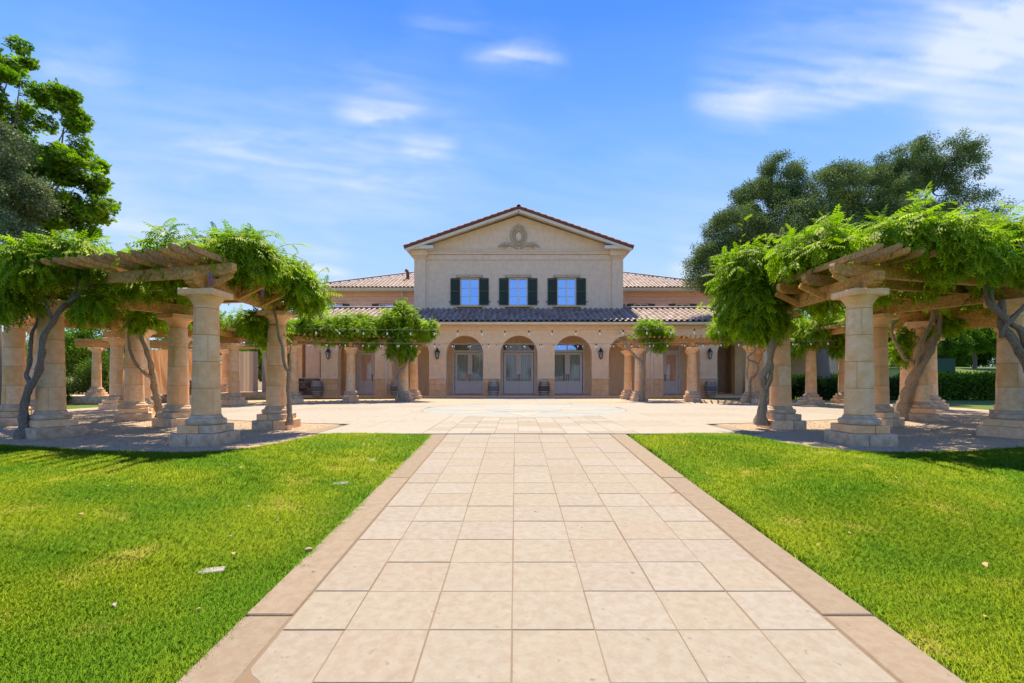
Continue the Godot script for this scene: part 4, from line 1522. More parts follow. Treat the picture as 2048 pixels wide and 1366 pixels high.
func make_column() -> Node3D:
	var t := thing("stone_column", "", "column", Vector3.ZERO, 0.0, "sandstone columns of the two pergolas")
	var b: MB
	# two plinth steps, each of two stones
	for st in 2:
		var w: float = [0.70, 0.57][st]
		var h: float = [0.195, 0.125][st]
		var y: float = [-0.02, 0.178][st]
		var cut: float = [0.62, 0.40][st]
		for q in 2:
			b = MB.new()
			var ww: float = w * (cut if q == 0 else 1.0 - cut) - 0.004
			var xx: float = (-w / 2 + ww / 2) if q == 0 else (w / 2 - ww / 2)
			b.bx(xx, y, 0, ww, h, w, 0.010)
			part("plinth_stone", b.mesh(), M.stone_dark if (q + st) % 2 == 0 else M.stone, t)
	b = MB.new()
	var pr := PackedVector2Array([Vector2(0.20, 0.30), Vector2(0.262, 0.303)])
	for k in 9:
		var a := -PI / 2 + PI * k / 8.0
		pr.append(Vector2(0.258 + 0.034 * cos(a), 0.352 + 0.048 * sin(a)))
	pr.append_array(PackedVector2Array([Vector2(0.235, 0.402), Vector2(0.235, 0.425), Vector2(0.222, 0.44), Vector2(0.213, 0.46)]))
	b.lathe(pr, 28)
	part("column_base", b.mesh(), M.stone_dark, t)
	b = MB.new()
	b.lathe(PackedVector2Array([Vector2(0.202, 0.45), Vector2(0.169, 2.18)]), 24)
	part("mortar_core", b.mesh(), M.mortar, t)
	var turn := [0.55, 2.35, 0.9, 2.0]
	for k in 4:
		var y0 := 0.462 + 0.4255 * k
		var y1 := y0 + 0.4195
		var r0 := lerpf(0.2085, 0.1755, (y0 - 0.46) / 1.70)
		var r1 := lerpf(0.2085, 0.1755, (y1 - 0.46) / 1.70)
		for q in 2:
			b = MB.new()
			var a0: float = -turn[k] + PI * q + 0.012
			b.lathe(PackedVector2Array([Vector2(r0 - 0.012, y0), Vector2(r0 - 0.004, y0 + 0.001), Vector2(r0, y0 + 0.006), Vector2(r1, y1 - 0.006), Vector2(r1 - 0.004, y1 - 0.001), Vector2(r1 - 0.012, y1)]), 16, Transform3D(), a0, a0 + PI - 0.024)
			part("shaft_block", b.mesh(), M[["stone", "stone_pale", "stone_warm", "stone", "stone_pale", "stone", "stone_warm", "stone_pale"][k * 2 + q]], t)
	b = MB.new()
	b.lathe(PackedVector2Array([Vector2(0.16, 2.166), Vector2(0.174, 2.167), Vector2(0.176, 2.215), Vector2(0.186, 2.218), Vector2(0.188, 2.238), Vector2(0.196, 2.246), Vector2(0.222, 2.29), Vector2(0.252, 2.326), Vector2(0.262, 2.346), Vector2(0.262, 2.35), Vector2(0.0, 2.351)]), 28)
	part("capital", b.mesh(), M.stone_pale, t)
	b = MB.new()
	b.bx(0, 2.347, 0, 0.56, 0.107, 0.56, 0.012)
	part("abacus", b.mesh(), M.stone_pale, t)
	return t

func ogee(len: float, h: float, both := true) -> PackedVector2Array:     # side view of a beam with scroll-cut ends, x from 0 to len
	var p := PackedVector2Array()
	var e := [Vector2(0.40, 0.0), Vector2(0.34, 0.02), Vector2(0.31, 0.07), Vector2(0.27, 0.10), Vector2(0.20, 0.12), Vector2(0.14, 0.15), Vector2(0.10, 0.20), Vector2(0.09, 0.30), Vector2(0.02, 0.36), Vector2(0.0, 0.44), Vector2(0.0, 0.80), Vector2(0.03, 1.0)]
	for k in e:
		p.append(Vector2(len - k.x * h * 2.1, k.y * h))
	if both:
		for k in range(e.size() - 1, -1, -1):
			p.append(Vector2(e[k].x * h * 2.1, e[k].y * h))
	else:
		p.append(Vector2(0, h))
		p.append(Vector2(0, 0))
	return p

func along(a: Vector3, b: Vector3) -> Transform3D:          # x along a to b, y up
	var f := (b - a).normalized()
	var z := f.cross(Vector3.UP).normalized()
	return Transform3D(Basis(f, z.cross(f), z), a)

func build_pergola(s: float, label: String, first: Node3D) -> Node3D:
	var side := "left" if s < 0 else "right"
	# columns: things of their own
	var ordw := ["first", "second", "third", "fourth", "fifth", "sixth", "seventh", "eighth", "last"]
	for i in 9:
		for r in 2:
			var p := col_at(s, [INNER, OUTER][r], i)
			var d := col_at(s, OUTER, i) - col_at(s, INNER, i)
			var yaw := atan2(d.x, d.z) + (0.0 if rng.randf() < 0.5 else PI)
			if i == 0 or i == 8:
				yaw = 0.0 if rng.randf() < 0.5 else PI
			var lb := "pale sandstone column, %s of the %s row of the %s pergola, counted from the front lawn" % [ordw[i], "plaza-side" if r == 0 else "outer", side]
			if i == 0 and r == 0 and s < 0:
				first.position = p
				first.rotation.y = yaw
				first.set_meta("label", lb)
			else:
				var o2 := dup(first, p, yaw, lb)
				for ch in o2.get_children():      # every column weathers its own way
					if str(ch.name).begins_with("shaft_block"):
						ch.material_override = M[["stone", "stone_pale", "stone_warm", "stone", "stone_aged"][rng.randi() % 5]]
					elif str(ch.name).begins_with("plinth"):
						ch.material_override = M[["stone_dark", "stone_aged", "stone_dark", "stone"][rng.randi() % 4]]
	var t := thing("pergola", label, "pergola", Vector3(AX + s * 10.0, 0, -16.0), 0.0, "timber pergolas around the plaza")
	var o := -t.position
	var y1 := COL_H + 0.002
	# radial beams on the capitals
	for i in 9:
		var a := col_at(s, INNER, i)
		var b := col_at(s, OUTER, i)
		var f := (b - a).normalized()
		var a2 := a - f * 0.46
		var len := (b - a).length() + 0.92
		var m := MB.new()
		m.prism(ogee(len, 0.225), 0.15, along(a2 + o + Vector3(0, y1, 0), b + o + Vector3(0, y1, 0)))
		part("cross_beam", m.mesh(), M[["wood", "wood_pale", "wood"][i % 3]], t)
		if i == 0 or i == 8:      # corbel blocks square to the end beam, on the capitals
			for q in [a, b]:
				var g := Vector3(-s, 0, 0)
				m = MB.new()
				m.beam(q + o + g * 0.09 + Vector3(0, COL_H - 0.0 + 0.02, 0.11), q + o + g * 0.48 + Vector3(0, COL_H + 0.24, 0.11), 0.06, 0.08)
				part("brace", m.mesh(), M.wood, t)
			for q in [0.34, 0.68]:
				m = MB.new()
				var c := a.lerp(b, q)
				var g := Vector3(-s, 0, 0)
				m.beam(c + o + g * 0.08 + Vector3(0, COL_H + 0.03, 0), c + o + g * 0.52 + Vector3(0, COL_H + 0.24, 0), 0.07, 0.09)
				part("brace", m.mesh(), M.wood, t)
	# stringers along the ring
	var y2 := COL_H + 0.229
	for i in 8:
		for q in [0.0, 0.34, 0.68, 1.0]:
			var a := ring_at(s, i, q, 0) + o
			var b := ring_at(s, i + 0.9999, q, 0) + o
			var f := (b - a).normalized()
			var lift := 0.003 * (i % 2)
			var m := MB.new()
			var a2 := a
			var len := (b - a).length()
			if i == 0:
				a2 = a - f * 0.56
				m.prism(ogee(len + 0.56, 0.18, false), 0.10, along(b + o * 0 + Vector3(0, y2 + lift, 0), a2 + Vector3(0, y2 + lift, 0)))
			elif i == 7:
				m.prism(ogee(len + 0.56, 0.18, false), 0.10, along(a + Vector3(0, y2 + lift, 0), b + Vector3(0, y2 + lift, 0)))
			else:
				m.box(along(a, b) * Transform3D(Basis(), Vector3(len / 2, y2 + lift + 0.095, 0)), Vector3(len - 0.004, 0.19, 0.10))
			part("stringer", m.mesh(), M[["wood_pale", "wood", "wood_grey"][(i + int(q * 3)) % 3]], t)
	# slats laid across
	var y3 := y2 + 0.196
	for i in 8:
		var wide := col_at(s, OUTER, i).distance_to(col_at(s, OUTER, i + 1))
		var n := int(round(wide / 0.30))
		for k in n:
			var u := i + (k + 0.5) / n
			var a := ring_at(s, u, 0.0, 0)
			var b := ring_at(s, u, 1.0, 0)
			if i == 0:       # the first bay is square to the lawn
				b.x = AX + s * lerpf(5.35, 8.55, (k + 0.5) / n)
				b.z = lerpf(-7.75, -8.7, (absf(b.x - AX) - 5.3) / 3.4)
				a.x = b.x - s * 0.05
			var f := (b - a).normalized()
			var m := MB.new()
			m.prism(ogee((b - a).length() + 1.35, 0.09), 0.055, along(a - f * 0.6 + o + Vector3(0, y3 + rnd(-0.004, 0.004), 0), b + o + Vector3(0, y3 + rnd(-0.004, 0.004), 0)))
			part("slat", m.mesh(), M[["wood", "wood_grey", "wood_pale", "wood_grey"][rng.randi() % 4]], t)
		if i == 0:
			for e in [-0.35, -0.08]:
				var x: float = AX + s * (5.3 + e)
				var m := MB.new()
				m.prism(ogee(4.0, 0.09), 0.055, along(Vector3(x, y3, -10.85) + o, Vector3(x, y3, -7) + o))
				part("slat", m.mesh(), M.wood_grey, t)
	return t

func string_light(a: Vector3, b: Vector3, sag: float, step: float, label: String) -> void:
	var t := thing("string_light", label, "string light", (a + b) / 2, 0.0, "bulb strings across the plaza")
	var o := -t.position
	var pts := PackedVector3Array()
	var rad := PackedFloat32Array()
	var n := 40
	for k in n + 1:
		var u := float(k) / n
		pts.append(a.lerp(b, u) + Vector3(0, -4.0 * sag * u * (1.0 - u), 0) + o)
		rad.append(0.0045)
	var m := MB.new()
	m.tube(pts, rad, 5)
	part("cable", m.mesh(), M.cable, t)
	m = MB.new()
	m.lathe(PackedVector2Array([Vector2(0.006, -0.075), Vector2(0.022, -0.074), Vector2(0.024, -0.02), Vector2(0.012, -0.005), Vector2(0.006, 0.0)]), 8)
	m.lathe(PackedVector2Array([Vector2(0.0, -0.078), Vector2(0.022, -0.0745)]), 8)
	var socket := m.mesh()
	m = MB.new()
	m.lathe(PackedVector2Array([Vector2(0.0, -0.165), Vector2(0.018, -0.158), Vector2(0.028, -0.138), Vector2(0.026, -0.115), Vector2(0.015, -0.085), Vector2(0.012, -0.076)]), 10)
	var glass := m.mesh()
	m = MB.new()
	m.lathe(PackedVector2Array([Vector2(0.0, -0.143), Vector2(0.010, -0.13), Vector2(0.010, -0.10), Vector2(0.0, -0.09)]), 6)
	var core := m.mesh()
	var count := int((b - a).length() / step)
	for k in count:
		var u := (k + 0.5) / count
		var p := a.lerp(b, u) + Vector3(0, -4.0 * sag * u * (1.0 - u), 0) + o
		var x := Transform3D(Basis.from_euler(Vector3(rnd(-0.1, 0.1), 0, rnd(-0.1, 0.1))), p)
		x = x.scaled_local(Vector3.ONE * 0.85)
		var h := part("socket", socket, M.plastic, t, x)
		var g := part("bulb", glass, M.bulb_glass, h)
		part("bulb_core", core, M.white, t, x)

# ---------------------------------------------------------------- leaves
func leaflet(b: MB, base: Vector3, f: Vector3, up: Vector3, len: float, wid: float, bend := 0.25) -> void:   # a pointed leaf folded along its midrib
	var s := f.cross(up).normalized()
	var m := base + f * len * 0.42 + up * len * 0.03
	var e := base + f * len - up * len * bend
	var nn := up
	var n1 := (up - s * 0.35).normalized()
	var n2 := (up + s * 0.35).normalized()
	var i := b.vert(base, nn)
	b.vert(m + s * wid * 0.5 + up * wid * 0.14, n1)
	b.vert(e, (up + f * 0.4).normalized())
	b.vert(m - s * wid * 0.5 + up * wid * 0.14, n2)
	b.vert(m, nn)
	b.face(i, i + 1, i + 4); b.face(i + 4, i + 1, i + 2); b.face(i, i + 4, i + 3); b.face(i + 4, i + 2, i + 3)

func make_leaves() -> void:
	# wisteria: one pinnate leaf along +z, arching down
	for k in 3:
		var b := MB.new()
		var len: float = [0.26, 0.22, 0.30][k]
		var n := 6
		for j in n:
			var u := (j + 0.6) / n
			var p := Vector3(0, 0.02 - 0.10 * u * u, len * u)
			for sd in [-1.0, 1.0]:
				var f := Vector3(sd * 0.85, -0.30 - 0.2 * rng.randf(), 0.55).normalized()
				leaflet(b, p, f, Vector3(0.0 + rnd(-0.2, 0.2), 1, 0.25).normalized(), 0.085 * (1.1 - 0.3 * u), 0.036, 0.3)
		leaflet(b, Vector3(0, -0.08, len), Vector3(0, -0.5, 0.87), Vector3(0, 0.87, 0.5), 0.085, 0.034)
		LEAF["wisteria_%d" % k] = b.mesh()
	# sycamore: a spray of lobed leaves
	var b := MB.new()
	for j in 7:
		var c := Vector3(rnd(-0.22, 0.22), rnd(-0.16, 0.16), rnd(-0.1, 0.32))
		var up := (Vector3(rnd(-0.6, 0.6), 1, rnd(-0.3, 0.9))).normalized()
		var f := Vector3(rnd(-0.7, 0.7), -0.4, 1).normalized()
		f = (f - up * f.dot(up)).normalized()
		for a in [-1.9, -0.95, 0.0, 0.95, 1.9]:
			leaflet(b, c, f.rotated(up, a), up, 0.125 * (1.0 - 0.14 * absf(a)), 0.075, 0.2)
	LEAF["sycamore"] = b.mesh()
	# oak and shrubs: twigs full of small leaves
	for q in 2:
		b = MB.new()
		for j in 16:
			var d := on_sphere()
			var c := d * rnd(0.05, 0.22) + Vector3(0, 0, 0.06)
			var f := (d + Vector3(rnd(-0.5, 0.5), rnd(-0.4, 0.4), rnd(-0.2, 0.6))).normalized()
			var up := Vector3(rnd(-0.6, 0.6), 1, rnd(-0.6, 0.6)).normalized()
			if absf(up.dot(f)) > 0.9:
				up = Vector3(1, 0.2, 0)
			up = (up - f * up.dot(f)).normalized()
			leaflet(b, c, f, up, [0.085, 0.11][q], [0.045, 0.065][q], 0.1)
		LEAF[["oak", "broad"][q]] = b.mesh()
	# a raceme of flowers
	b = MB.new()
	for j in 26:
		var u := j / 26.0
		var a := j * 2.4
		var r := 0.035 * (1.0 - u * 0.8)
		b.ball(Vector3(cos(a) * r, -0.20 * u, sin(a) * r), Vector3.ONE * 0.014, 3)
	LEAF["raceme"] = b.mesh()

# fill an ellipsoid with leaves: transforms and tints are appended
func blob(where: Array[Transform3D], tint: PackedColorArray, c: Vector3, r: Vector3, n: int, droop: float, size: float, dark: Color, light: Color, hollow := 0.35) -> PackedColorArray:
	var hue := rnd(0.0, 1.0)
	for k in n:
		var d := on_sphere()
		var q := pow(rng.randf(), 0.4)
		q = hollow + (1.0 - hollow) * q
		var p := c + d * r * q
		var f := (d * 0.7 + on_sphere() * 0.75 + Vector3(0, -droop, 0)).normalized()
		var up := (Vector3.UP + on_sphere() * 0.45 + d * 0.3)
		where.append(aimed(p, f, up, size * rnd(0.7, 1.25)))
		var m := clampf(hue * 0.45 + rnd(-0.05, 0.6) * 0.9, 0.0, 1.0)
		var col := dark.lerp(light, m)
		var v := rnd(0.85, 1.12)
		tint.append(Color(col.r * v, col.g * v, col.b * v))
	return tint

func limb(b: MB, a: Vector3, e: Vector3, r0: float, r1: float, wob: float, n := 8, seg := 7) -> void:
	var pts := PackedVector3Array()
	var rad := PackedFloat32Array()
	var w1 := on_sphere() * wob
	var w2 := on_sphere() * wob
	for k in n + 1:
		var u := float(k) / n
		pts.append(a.lerp(e, u) + w1 * sin(u * PI) + w2 * sin(u * TAU) * 0.5)
		rad.append(lerpf(r0, r1, u))
	b.tube(pts, rad, seg, 0.10, rnd(0.5, 1.5))

# a tree: trunk with limbs to its lobes; every lobe is filled with twigs. Lobes are [offset, radii, twigs]
func tree(called: String, label: String, at: Vector3, trunk_h: float, trunk_r: float, lobes: Array, leaf: String, material: String, size: float, dark: Color, light: Color, bark := "bark_grey", group := "", spread := 0.33) -> Node3D:
	var t := thing(called, label, "tree", at, 0.0, group)
	var b := MB.new()
	var fork := Vector3(rnd(-0.2, 0.2), trunk_h, rnd(-0.2, 0.2))
	var pts := PackedVector3Array()
	var rad := PackedFloat32Array()
	for k in 9:
		var u := k / 8.0
		pts.append(Vector3(0, -0.3, 0).lerp(fork, u) + Vector3(sin(u * 4.0) * 0.07, 0, cos(u * 3.0) * 0.05))
		rad.append(trunk_r * (1.0 - 0.32 * u + 0.55 * exp(-u * 9.0)))
	b.tube(pts, rad, 12, 0.10)
	part("trunk", b.mesh(), M[bark], t)
	b = MB.new()
	for l in lobes:
		var c: Vector3 = l[0]
		var mid := fork.lerp(c, 0.55) + Vector3(0, -0.25, 0)
		limb(b, fork - Vector3(0, trunk_r * 0.6, 0), mid, trunk_r * 0.42, trunk_r * 0.22, 0.3)
		limb(b, mid, c, trunk_r * 0.22, trunk_r * 0.07, 0.3)
		for k in 5:
			limb(b, c.lerp(mid, 0.3), c + on_sphere() * (l[1] as Vector3) * 0.85, trunk_r * 0.09, 0.012, 0.2, 6, 5)
	part("limbs", b.mesh(), M[bark], t).set_meta("kind", "stuff")
	var where: Array[Transform3D] = []
	var tint := PackedColorArray()
	for l in lobes:
		var r: Vector3 = l[1]
		var per := 34
		var n := int(l[2] / per)
		for k in n:      # clumps of twigs spread over the lobe
			var d := on_sphere()
			var c: Vector3 = (l[0] as Vector3) + d * r * (0.45 + 0.55 * pow(rng.randf(), 0.6)) * Vector3(1, 0.95, 1)
			var cr := rnd(0.55, 1.2) * spread * (r.x + r.y + r.z) / 3.0
			tint = blob(where, tint, c, Vector3(cr, cr * 0.62, cr), per, 0.1, size, dark, light, 0.15)
	swarm("foliage", LEAF[leaf], M[material], where, tint, t)
	return t

func shrub(label: String, at: Vector3, r: Vector3, n: int, leaf: String, size: float, dark: Color, light: Color, group := "") -> void:
	var t := thing("shrub", label, "shrub", at, 0.0, group)
	var where: Array[Transform3D] = []
	var tint := PackedColorArray()
	for k in int(n / 30.0):
		var d := on_sphere()
		d.y = absf(d.y)
		tint = blob(where, tint, Vector3(0, r.y * 0.25, 0) + d * r * rnd(0.4, 0.85), r * 0.32, 30, 0.0, size, dark, light, 0.1)
	swarm("foliage", LEAF[leaf], M.leaf, where, tint, t)
	var b := MB.new()
	for k in 7:
		limb(b, Vector3(rnd(-0.1, 0.1), -0.05, rnd(-0.1, 0.1)), Vector3(0, r.y * 0.4, 0) + on_sphere() * r * 0.5, 0.025, 0.008, 0.1, 5, 5)
	part("stems", b.mesh(), M.twig, t).set_meta("kind", "stuff")

func hedge(label: String, a: Vector3, e: Vector3, w: float, h: float, dark: Color, light: Color, loose := 0.10) -> void:
	var t := thing("hedge", label, "hedge", a)
	var where: Array[Transform3D] = []
	var tint := PackedColorArray()
	var len := (e - a).length()
	var f := (e - a).normalized()
	var s := f.cross(Vector3.UP)
	var n := int(len * (w + 2.0 * h) * 150.0)
	for k in n:
		var u := rnd(0, len)
		var q := rnd(0, w + 2.0 * h)
		var p := f * u
		var nn := Vector3.UP
		if q < h:
			p += s * (w / 2) + Vector3(0, q, 0)
			nn = s
		elif q < h + w:
			p += s * (w / 2 - (q - h)) + Vector3(0, h, 0)
		else:
			p += -s * (w / 2) + Vector3(0, q - h - w, 0)
			nn = -s
		p += nn * (-absf(rng.randfn(0, loose)) + loose * 0.7) + Vector3(0, sin(u * 1.7) * 0.04, 0)
		p.y = maxf(p.y, 0.02)
		where.append(aimed(p, (nn + on_sphere() * 0.8), Vector3.UP + on_sphere() * 0.6, rnd(0.75, 1.2)))
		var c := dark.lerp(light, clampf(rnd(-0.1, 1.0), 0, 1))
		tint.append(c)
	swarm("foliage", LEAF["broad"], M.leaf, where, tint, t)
	var b := MB.new()
	var nst := int(len / 0.35)
	for k in nst:
		var p := f * (len * (k + 0.5) / nst)
		limb(b, p + s * rnd(-0.2, 0.2) + Vector3(0, -0.05, 0), p + s * rnd(-0.3, 0.3) + Vector3(rnd(-0.2, 0.2), h * 0.8, 0), 0.018, 0.006, 0.06, 4, 4)
	part("stems", b.mesh(), M.twig, t).set_meta("kind", "stuff")

const W_DARK := Color(0.085, 0.20, 0.010)
const W_LIGHT := Color(0.48, 0.58, 0.018)

# ---------------------------------------------------------------- wisteria
# a vine: a woody trunk given by its paths, runners on the roof and masses of leaves. blobs: [centre, radii, leaves, droop]
func vine(label: String, at: Vector3, stems: Array, blobs: Array, group: String, bark := "bark", flowers: Array = []) -> void:
	var t := thing("wisteria_vine", label, "vine", at, 0.0, group)
	var k := 0
	for st in stems:
		var ctrl := Curve3D.new()
		var raw: Array = st[0]
		for q in raw.size():
			var p: Vector3 = raw[q] - at
			var tg := Vector3.ZERO
			if q > 0 and q < raw.size() - 1:
				tg = (raw[q + 1] - raw[q - 1]) * 0.22
			ctrl.add_point(p, -tg, tg)
		ctrl.bake_interval = 0.06
		var pts := ctrl.get_baked_points()
		var rad := PackedFloat32Array()
		for q in pts.size():
			var u := float(q) / (pts.size() - 1)
			rad.append(lerpf(st[1], st[2], pow(u, 0.8)) * 0.88 * (1.0 + (0.6 * exp(-u * 14.0) if k == 0 else 0.0)) * (1.0 + 0.08 * sin(q * 0.9 + k)))
		var b := MB.new()
		b.tube(pts, rad, 12, 0.24, 1.0 + 0.3 * k)
		part("trunk" if k == 0 else "stem", b.mesh(), M[bark], t)
		k += 1
	for m in 3:
		var where: Array[Transform3D] = []
		var tint := PackedColorArray()
		if m == 0:
			var sb := MB.new()
			tint = shoots(blobs, clampi(int(blobs.size() / 5.0), 4, 90), sb, where, tint, at)
			if sb.v.size():
				part("shoots", sb.mesh(), M.twig, t).set_meta("kind", "stuff")
		for bl in blobs:
			tint = blob(where, tint, (bl[0] as Vector3) - at, bl[1], int(bl[2] * 0.38), bl[3], 0.84, W_DARK, W_LIGHT, 0.2)
		swarm("foliage", LEAF["wisteria_%d" % m], M.leaf, where, tint, t)
	for f in flowers:
		part("flower_cluster", LEAF.raceme, M.petal, t, Transform3D(Basis(Vector3.UP, rnd(0, 6)), (f as Vector3) - at))

# leaves spread over a stretch of the pergola roof: u0..u1 along, t0..t1 across, thickness, density
var lump: FastNoiseLite

func roof_blobs(s: float, u0: float, u1: float, t0: float, t1: float, thick: float, dens: float, rag := 0.25) -> Array:
	if lump == null:
		lump = FastNoiseLite.new()
		lump.seed = 77
		lump.frequency = 0.55
		lump.fractal_octaves = 2
	var out := []
	var lu := u0
	while lu < u1:
		var step: float = 0.36 / maxf(0.5, ring_at(s, floorf(lu), 0.5, 0).distance_to(ring_at(s, floorf(lu) + 0.999, 0.5, 0)))
		var tt := t0
		while tt < t1:
			var p := ring_at(s, lu + rnd(-0.5, 0.5) * step, tt + rnd(-0.08, 0.08), 0)
			var l := lump.get_noise_2d(p.x * 1.6, p.z * 1.6)
			if rng.randf() < dens * (1.0 + l * 2.0):
				var h := thick * rnd(0.35, 1.1) * (1.0 + l * 1.1)
				p.y = 3.0 + h * 0.45
				var r := rnd(0.20, 0.42)
				out.append([p, Vector3(r, h * 0.55, r), int(150 * r * (0.5 + h)), 0.15])
				if rng.randf() < 0.25:      # some of it falls through between the slats
					out.append([p + Vector3(0, -h * 0.45 - rnd(0.05, 0.22), 0), Vector3(r * 0.7, 0.16, r * 0.7), int(40 * r), 0.6])
			tt += 0.16
		lu += step
	return out

# long young shoots that arch out of the leaves
func shoots(blobs: Array, n: int, b: MB, where: Array[Transform3D], tint: PackedColorArray, at: Vector3) -> PackedColorArray:
	for k in n:
		var bl: Array = blobs[rng.randi() % blobs.size()]
		var c: Vector3 = bl[0]
		if c.y < 2.75:
			continue
		var dir := Vector3(rnd(-1, 1), rnd(0.1, 1.0), rnd(-1, 1)).normalized()
		var len := rnd(0.35, 0.95)
		var p := c - at + Vector3(0, (bl[1] as Vector3).y * 0.6, 0)
		var pts := PackedVector3Array()
		var rad := PackedFloat32Array()
		var f := dir
		for q in 9:
			pts.append(p)
			rad.append(0.0035)
			if q > 2:
				for w in 1:
					where.append(aimed(p, (f + on_sphere() * 0.9 + Vector3(0, -0.3, 0)), Vector3.UP + on_sphere() * 0.4, rnd(0.3, 0.62)))
					var v := rnd(0.8, 1.1)
					tint.append(Color(0.42 * v, 0.52 * v, 0.025))
			p += f * len / 8.0
			f = (f + Vector3(0, -0.16, 0) + on_sphere() * 0.10).normalized()
		b.tube(pts, rad, 4)
	return tint

func hanging(c: Vector3, r: Vector3, n: int) -> Array:
	var out := []
	for k in n:
		var d := on_sphere()
		var q := rnd(0.12, 0.26)
		out.append([c + d * r * rnd(0.35, 0.95) + Vector3(0, 0.05, 0), Vector3(q, q, q), int(210 * q), 0.45])
	return out

func tendrils(label: String, list: Array) -> void:
	pass

# ---------------------------------------------------------------- things around
func cover_mesh(w: float, d: float) -> ArrayMesh:
	var b := MB.new()
	b.box(Transform3D(), Vector3(w, 0.04, d), 0.006)
	return b.mesh()

func build_small_things() -> void:
	# valve covers sunk in the left lawn
	for c in [[-2.04, -6.83, 0.09, 0.13, "small pale valve cover in the grass, farthest of three from the camera"], [-2.05, -5.62, 0.17, 0.13, "square pale valve cover in the grass beside the path, middle of three"], [-2.12, -3.35, 0.16, 0.085, "pale half-buried valve cover in the grass, nearest of three to the camera"]]:
		tag(top("valve_cover", cover_mesh(c[2], c[3]), M.valve, Transform3D(Basis.from_euler(Vector3(0.03, 0.3, 0.02)), Vector3(c[0], ground_at(c[0], c[1]) - 0.014, c[1]))), c[4], "valve cover", "valve covers in the lawn")
	# a stone on the kerb
	var b := MB.new()
	b.ball(Vector3.ZERO, Vector3(0.030, 0.014, 0.019), 7)
	tag(top("stone", b.mesh(), M.rock_pale, Transform3D(Basis(Vector3.UP, 0.4), Vector3(-1.592, slope(3.69) + 0.022, -3.69))), "small pale stone lying on the edge of the left kerb", "stone")
	# dry leaves
	b = MB.new()
	leaflet(b, Vector3(0, 0, -0.025), Vector3(0, 0, 1), Vector3.UP, 0.05, 0.03, 0.25)
	var lf := b.mesh()
	var n := 0
	while n < 34:
		var d := rnd(2.6, 8.6)
		var x := rnd(-1.0, 1.0) * (d * 1.0)
		var on_grass := absf(x - AX) > 1.95
		if not on_grass and n % 6 != 0:
			continue
		if -d < border_z(absf(x - AX)):
			continue
		n += 1
		var y := (ground_at(x, -d) + 0.016) if on_grass else slope(d) + 0.010
		var o := top("fallen_leaf", lf, M.dry_leaf if n % 3 else M.valve, Transform3D(Basis.from_euler(Vector3(rnd(-0.4, 0.4), rnd(0, 6), rnd(-0.5, 0.5))).scaled(Vector3.ONE * rnd(0.6, 1.2)), Vector3(x, y, -d)))
		tag(o, "small dry leaf fallen on the lawn or the path", "leaf", "dry leaves on the ground")
	for k in 26:
		var a := rnd(0, TAU)
		var q := sqrt(rng.randf())
		var o := top("fallen_leaf", lf, M.dry_leaf, Transform3D(Basis.from_euler(Vector3(rnd(-0.3, 0.3), rnd(0, 6), rnd(-0.3, 0.3))), Vector3(AX + 9.5 * q * cos(a), 0.024, -16.35 + 5.0 * q * sin(a))))
		tag(o, "small dry leaf fallen on the pale plaza paving", "leaf", "dry leaves on the plaza")
	# lanterns and barrels
	for q in [[-1.5, "black wall lantern between the left double door and the downspout pier"], [1.5, "black wall lantern on the pier right of the right double door"], [-3.5, "black wall lantern on the porch pier nearest the stone counter"], [3.5, "black wall lantern on the pier above the bluish barrel"]]:
		wall_lantern(XB + q[0] * PITCH, 2.16, ZF, q[1])
	barrel(-1.24, -27.25, false, "weathered grey wine barrel between left and middle double doors")
	barrel(1.62, -27.25, true, "brown wine barrel with bright hoops between middle and right double doors")
	barrel(11.05, -27.2, false, "bluish grey wine barrel under the lantern of the right porch pier", 0.7)
	barrel(-11.28, -27.3, false, "pale grey wine barrel before the stone counter of the left porch", 0.3)
	barrel(-6.75, -27.2, false, "grey wine barrel half hidden by the vine trunk left of the doors", 0.5)
	# outdoor kitchen in the left porch
	var t := thing("stone_counter", "rubble stone kitchen counter under the left porch", "counter", Vector3(-12.3, FY, -28.9))
	b = MB.new()
	b.bx(0, 0, 0, 1.5, 0.98, 0.7)
	part("core", b.mesh(), M.rock_dark, t)
	for j in 7:
		var x := -0.75
		while x < 0.72:
			var w := minf(rnd(0.13, 0.30), 0.75 - x)
			b = MB.new()
			b.bx(x + w / 2, 0.01 + j * 0.138, 0.35, w - 0.012, 0.126, 0.08 + rnd(0, 0.03), 0.02)
			part("stone", b.mesh(), M[["rock", "rock_pale", "rock_dark"][rng.randi() % 3]], t)
			x += w
	b = MB.new()
	b.bx(0, 0.98, 0.02, 1.62, 0.06, 0.86, 0.01)
	part("counter_top", b.mesh(), M.trim, t)
	t = thing("grill", "black kitchen grill with closed lid beside the stone counter", "grill", Vector3(-11.1, FY, -28.9))
	b = MB.new()
	b.bx(0, 0.08, 0, 0.75, 0.85, 0.6, 0.02)
	part("cabinet", b.mesh(), M.iron, t)
	b = MB.new()
	var hood := PackedVector2Array([Vector2(-0.3, 0.93), Vector2(0.3, 0.93), Vector2(0.3, 1.08), Vector2(0.2, 1.22), Vector2(0.0, 1.27), Vector2(-0.2, 1.22), Vector2(-0.3, 1.1)])
	b.prism(hood, 0.74, Transform3D(Basis(Vector3.UP, PI / 2), Vector3.ZERO))
	part("lid", b.mesh(), M.plastic, t)
	# terrace at the far left with its low wall and old columns
	t = thing("terrace", "low grey terrace wall and floor behind the left pergola", "terrace")
	b = MB.new()
	var slabp := PackedVector2Array([Vector2(-30, 20.6), Vector2(-15.8, 20.6), Vector2(-15.0, 25.6), Vector2(-12.6, 25.6), Vector2(-12.6, 33), Vector2(-30, 33)])
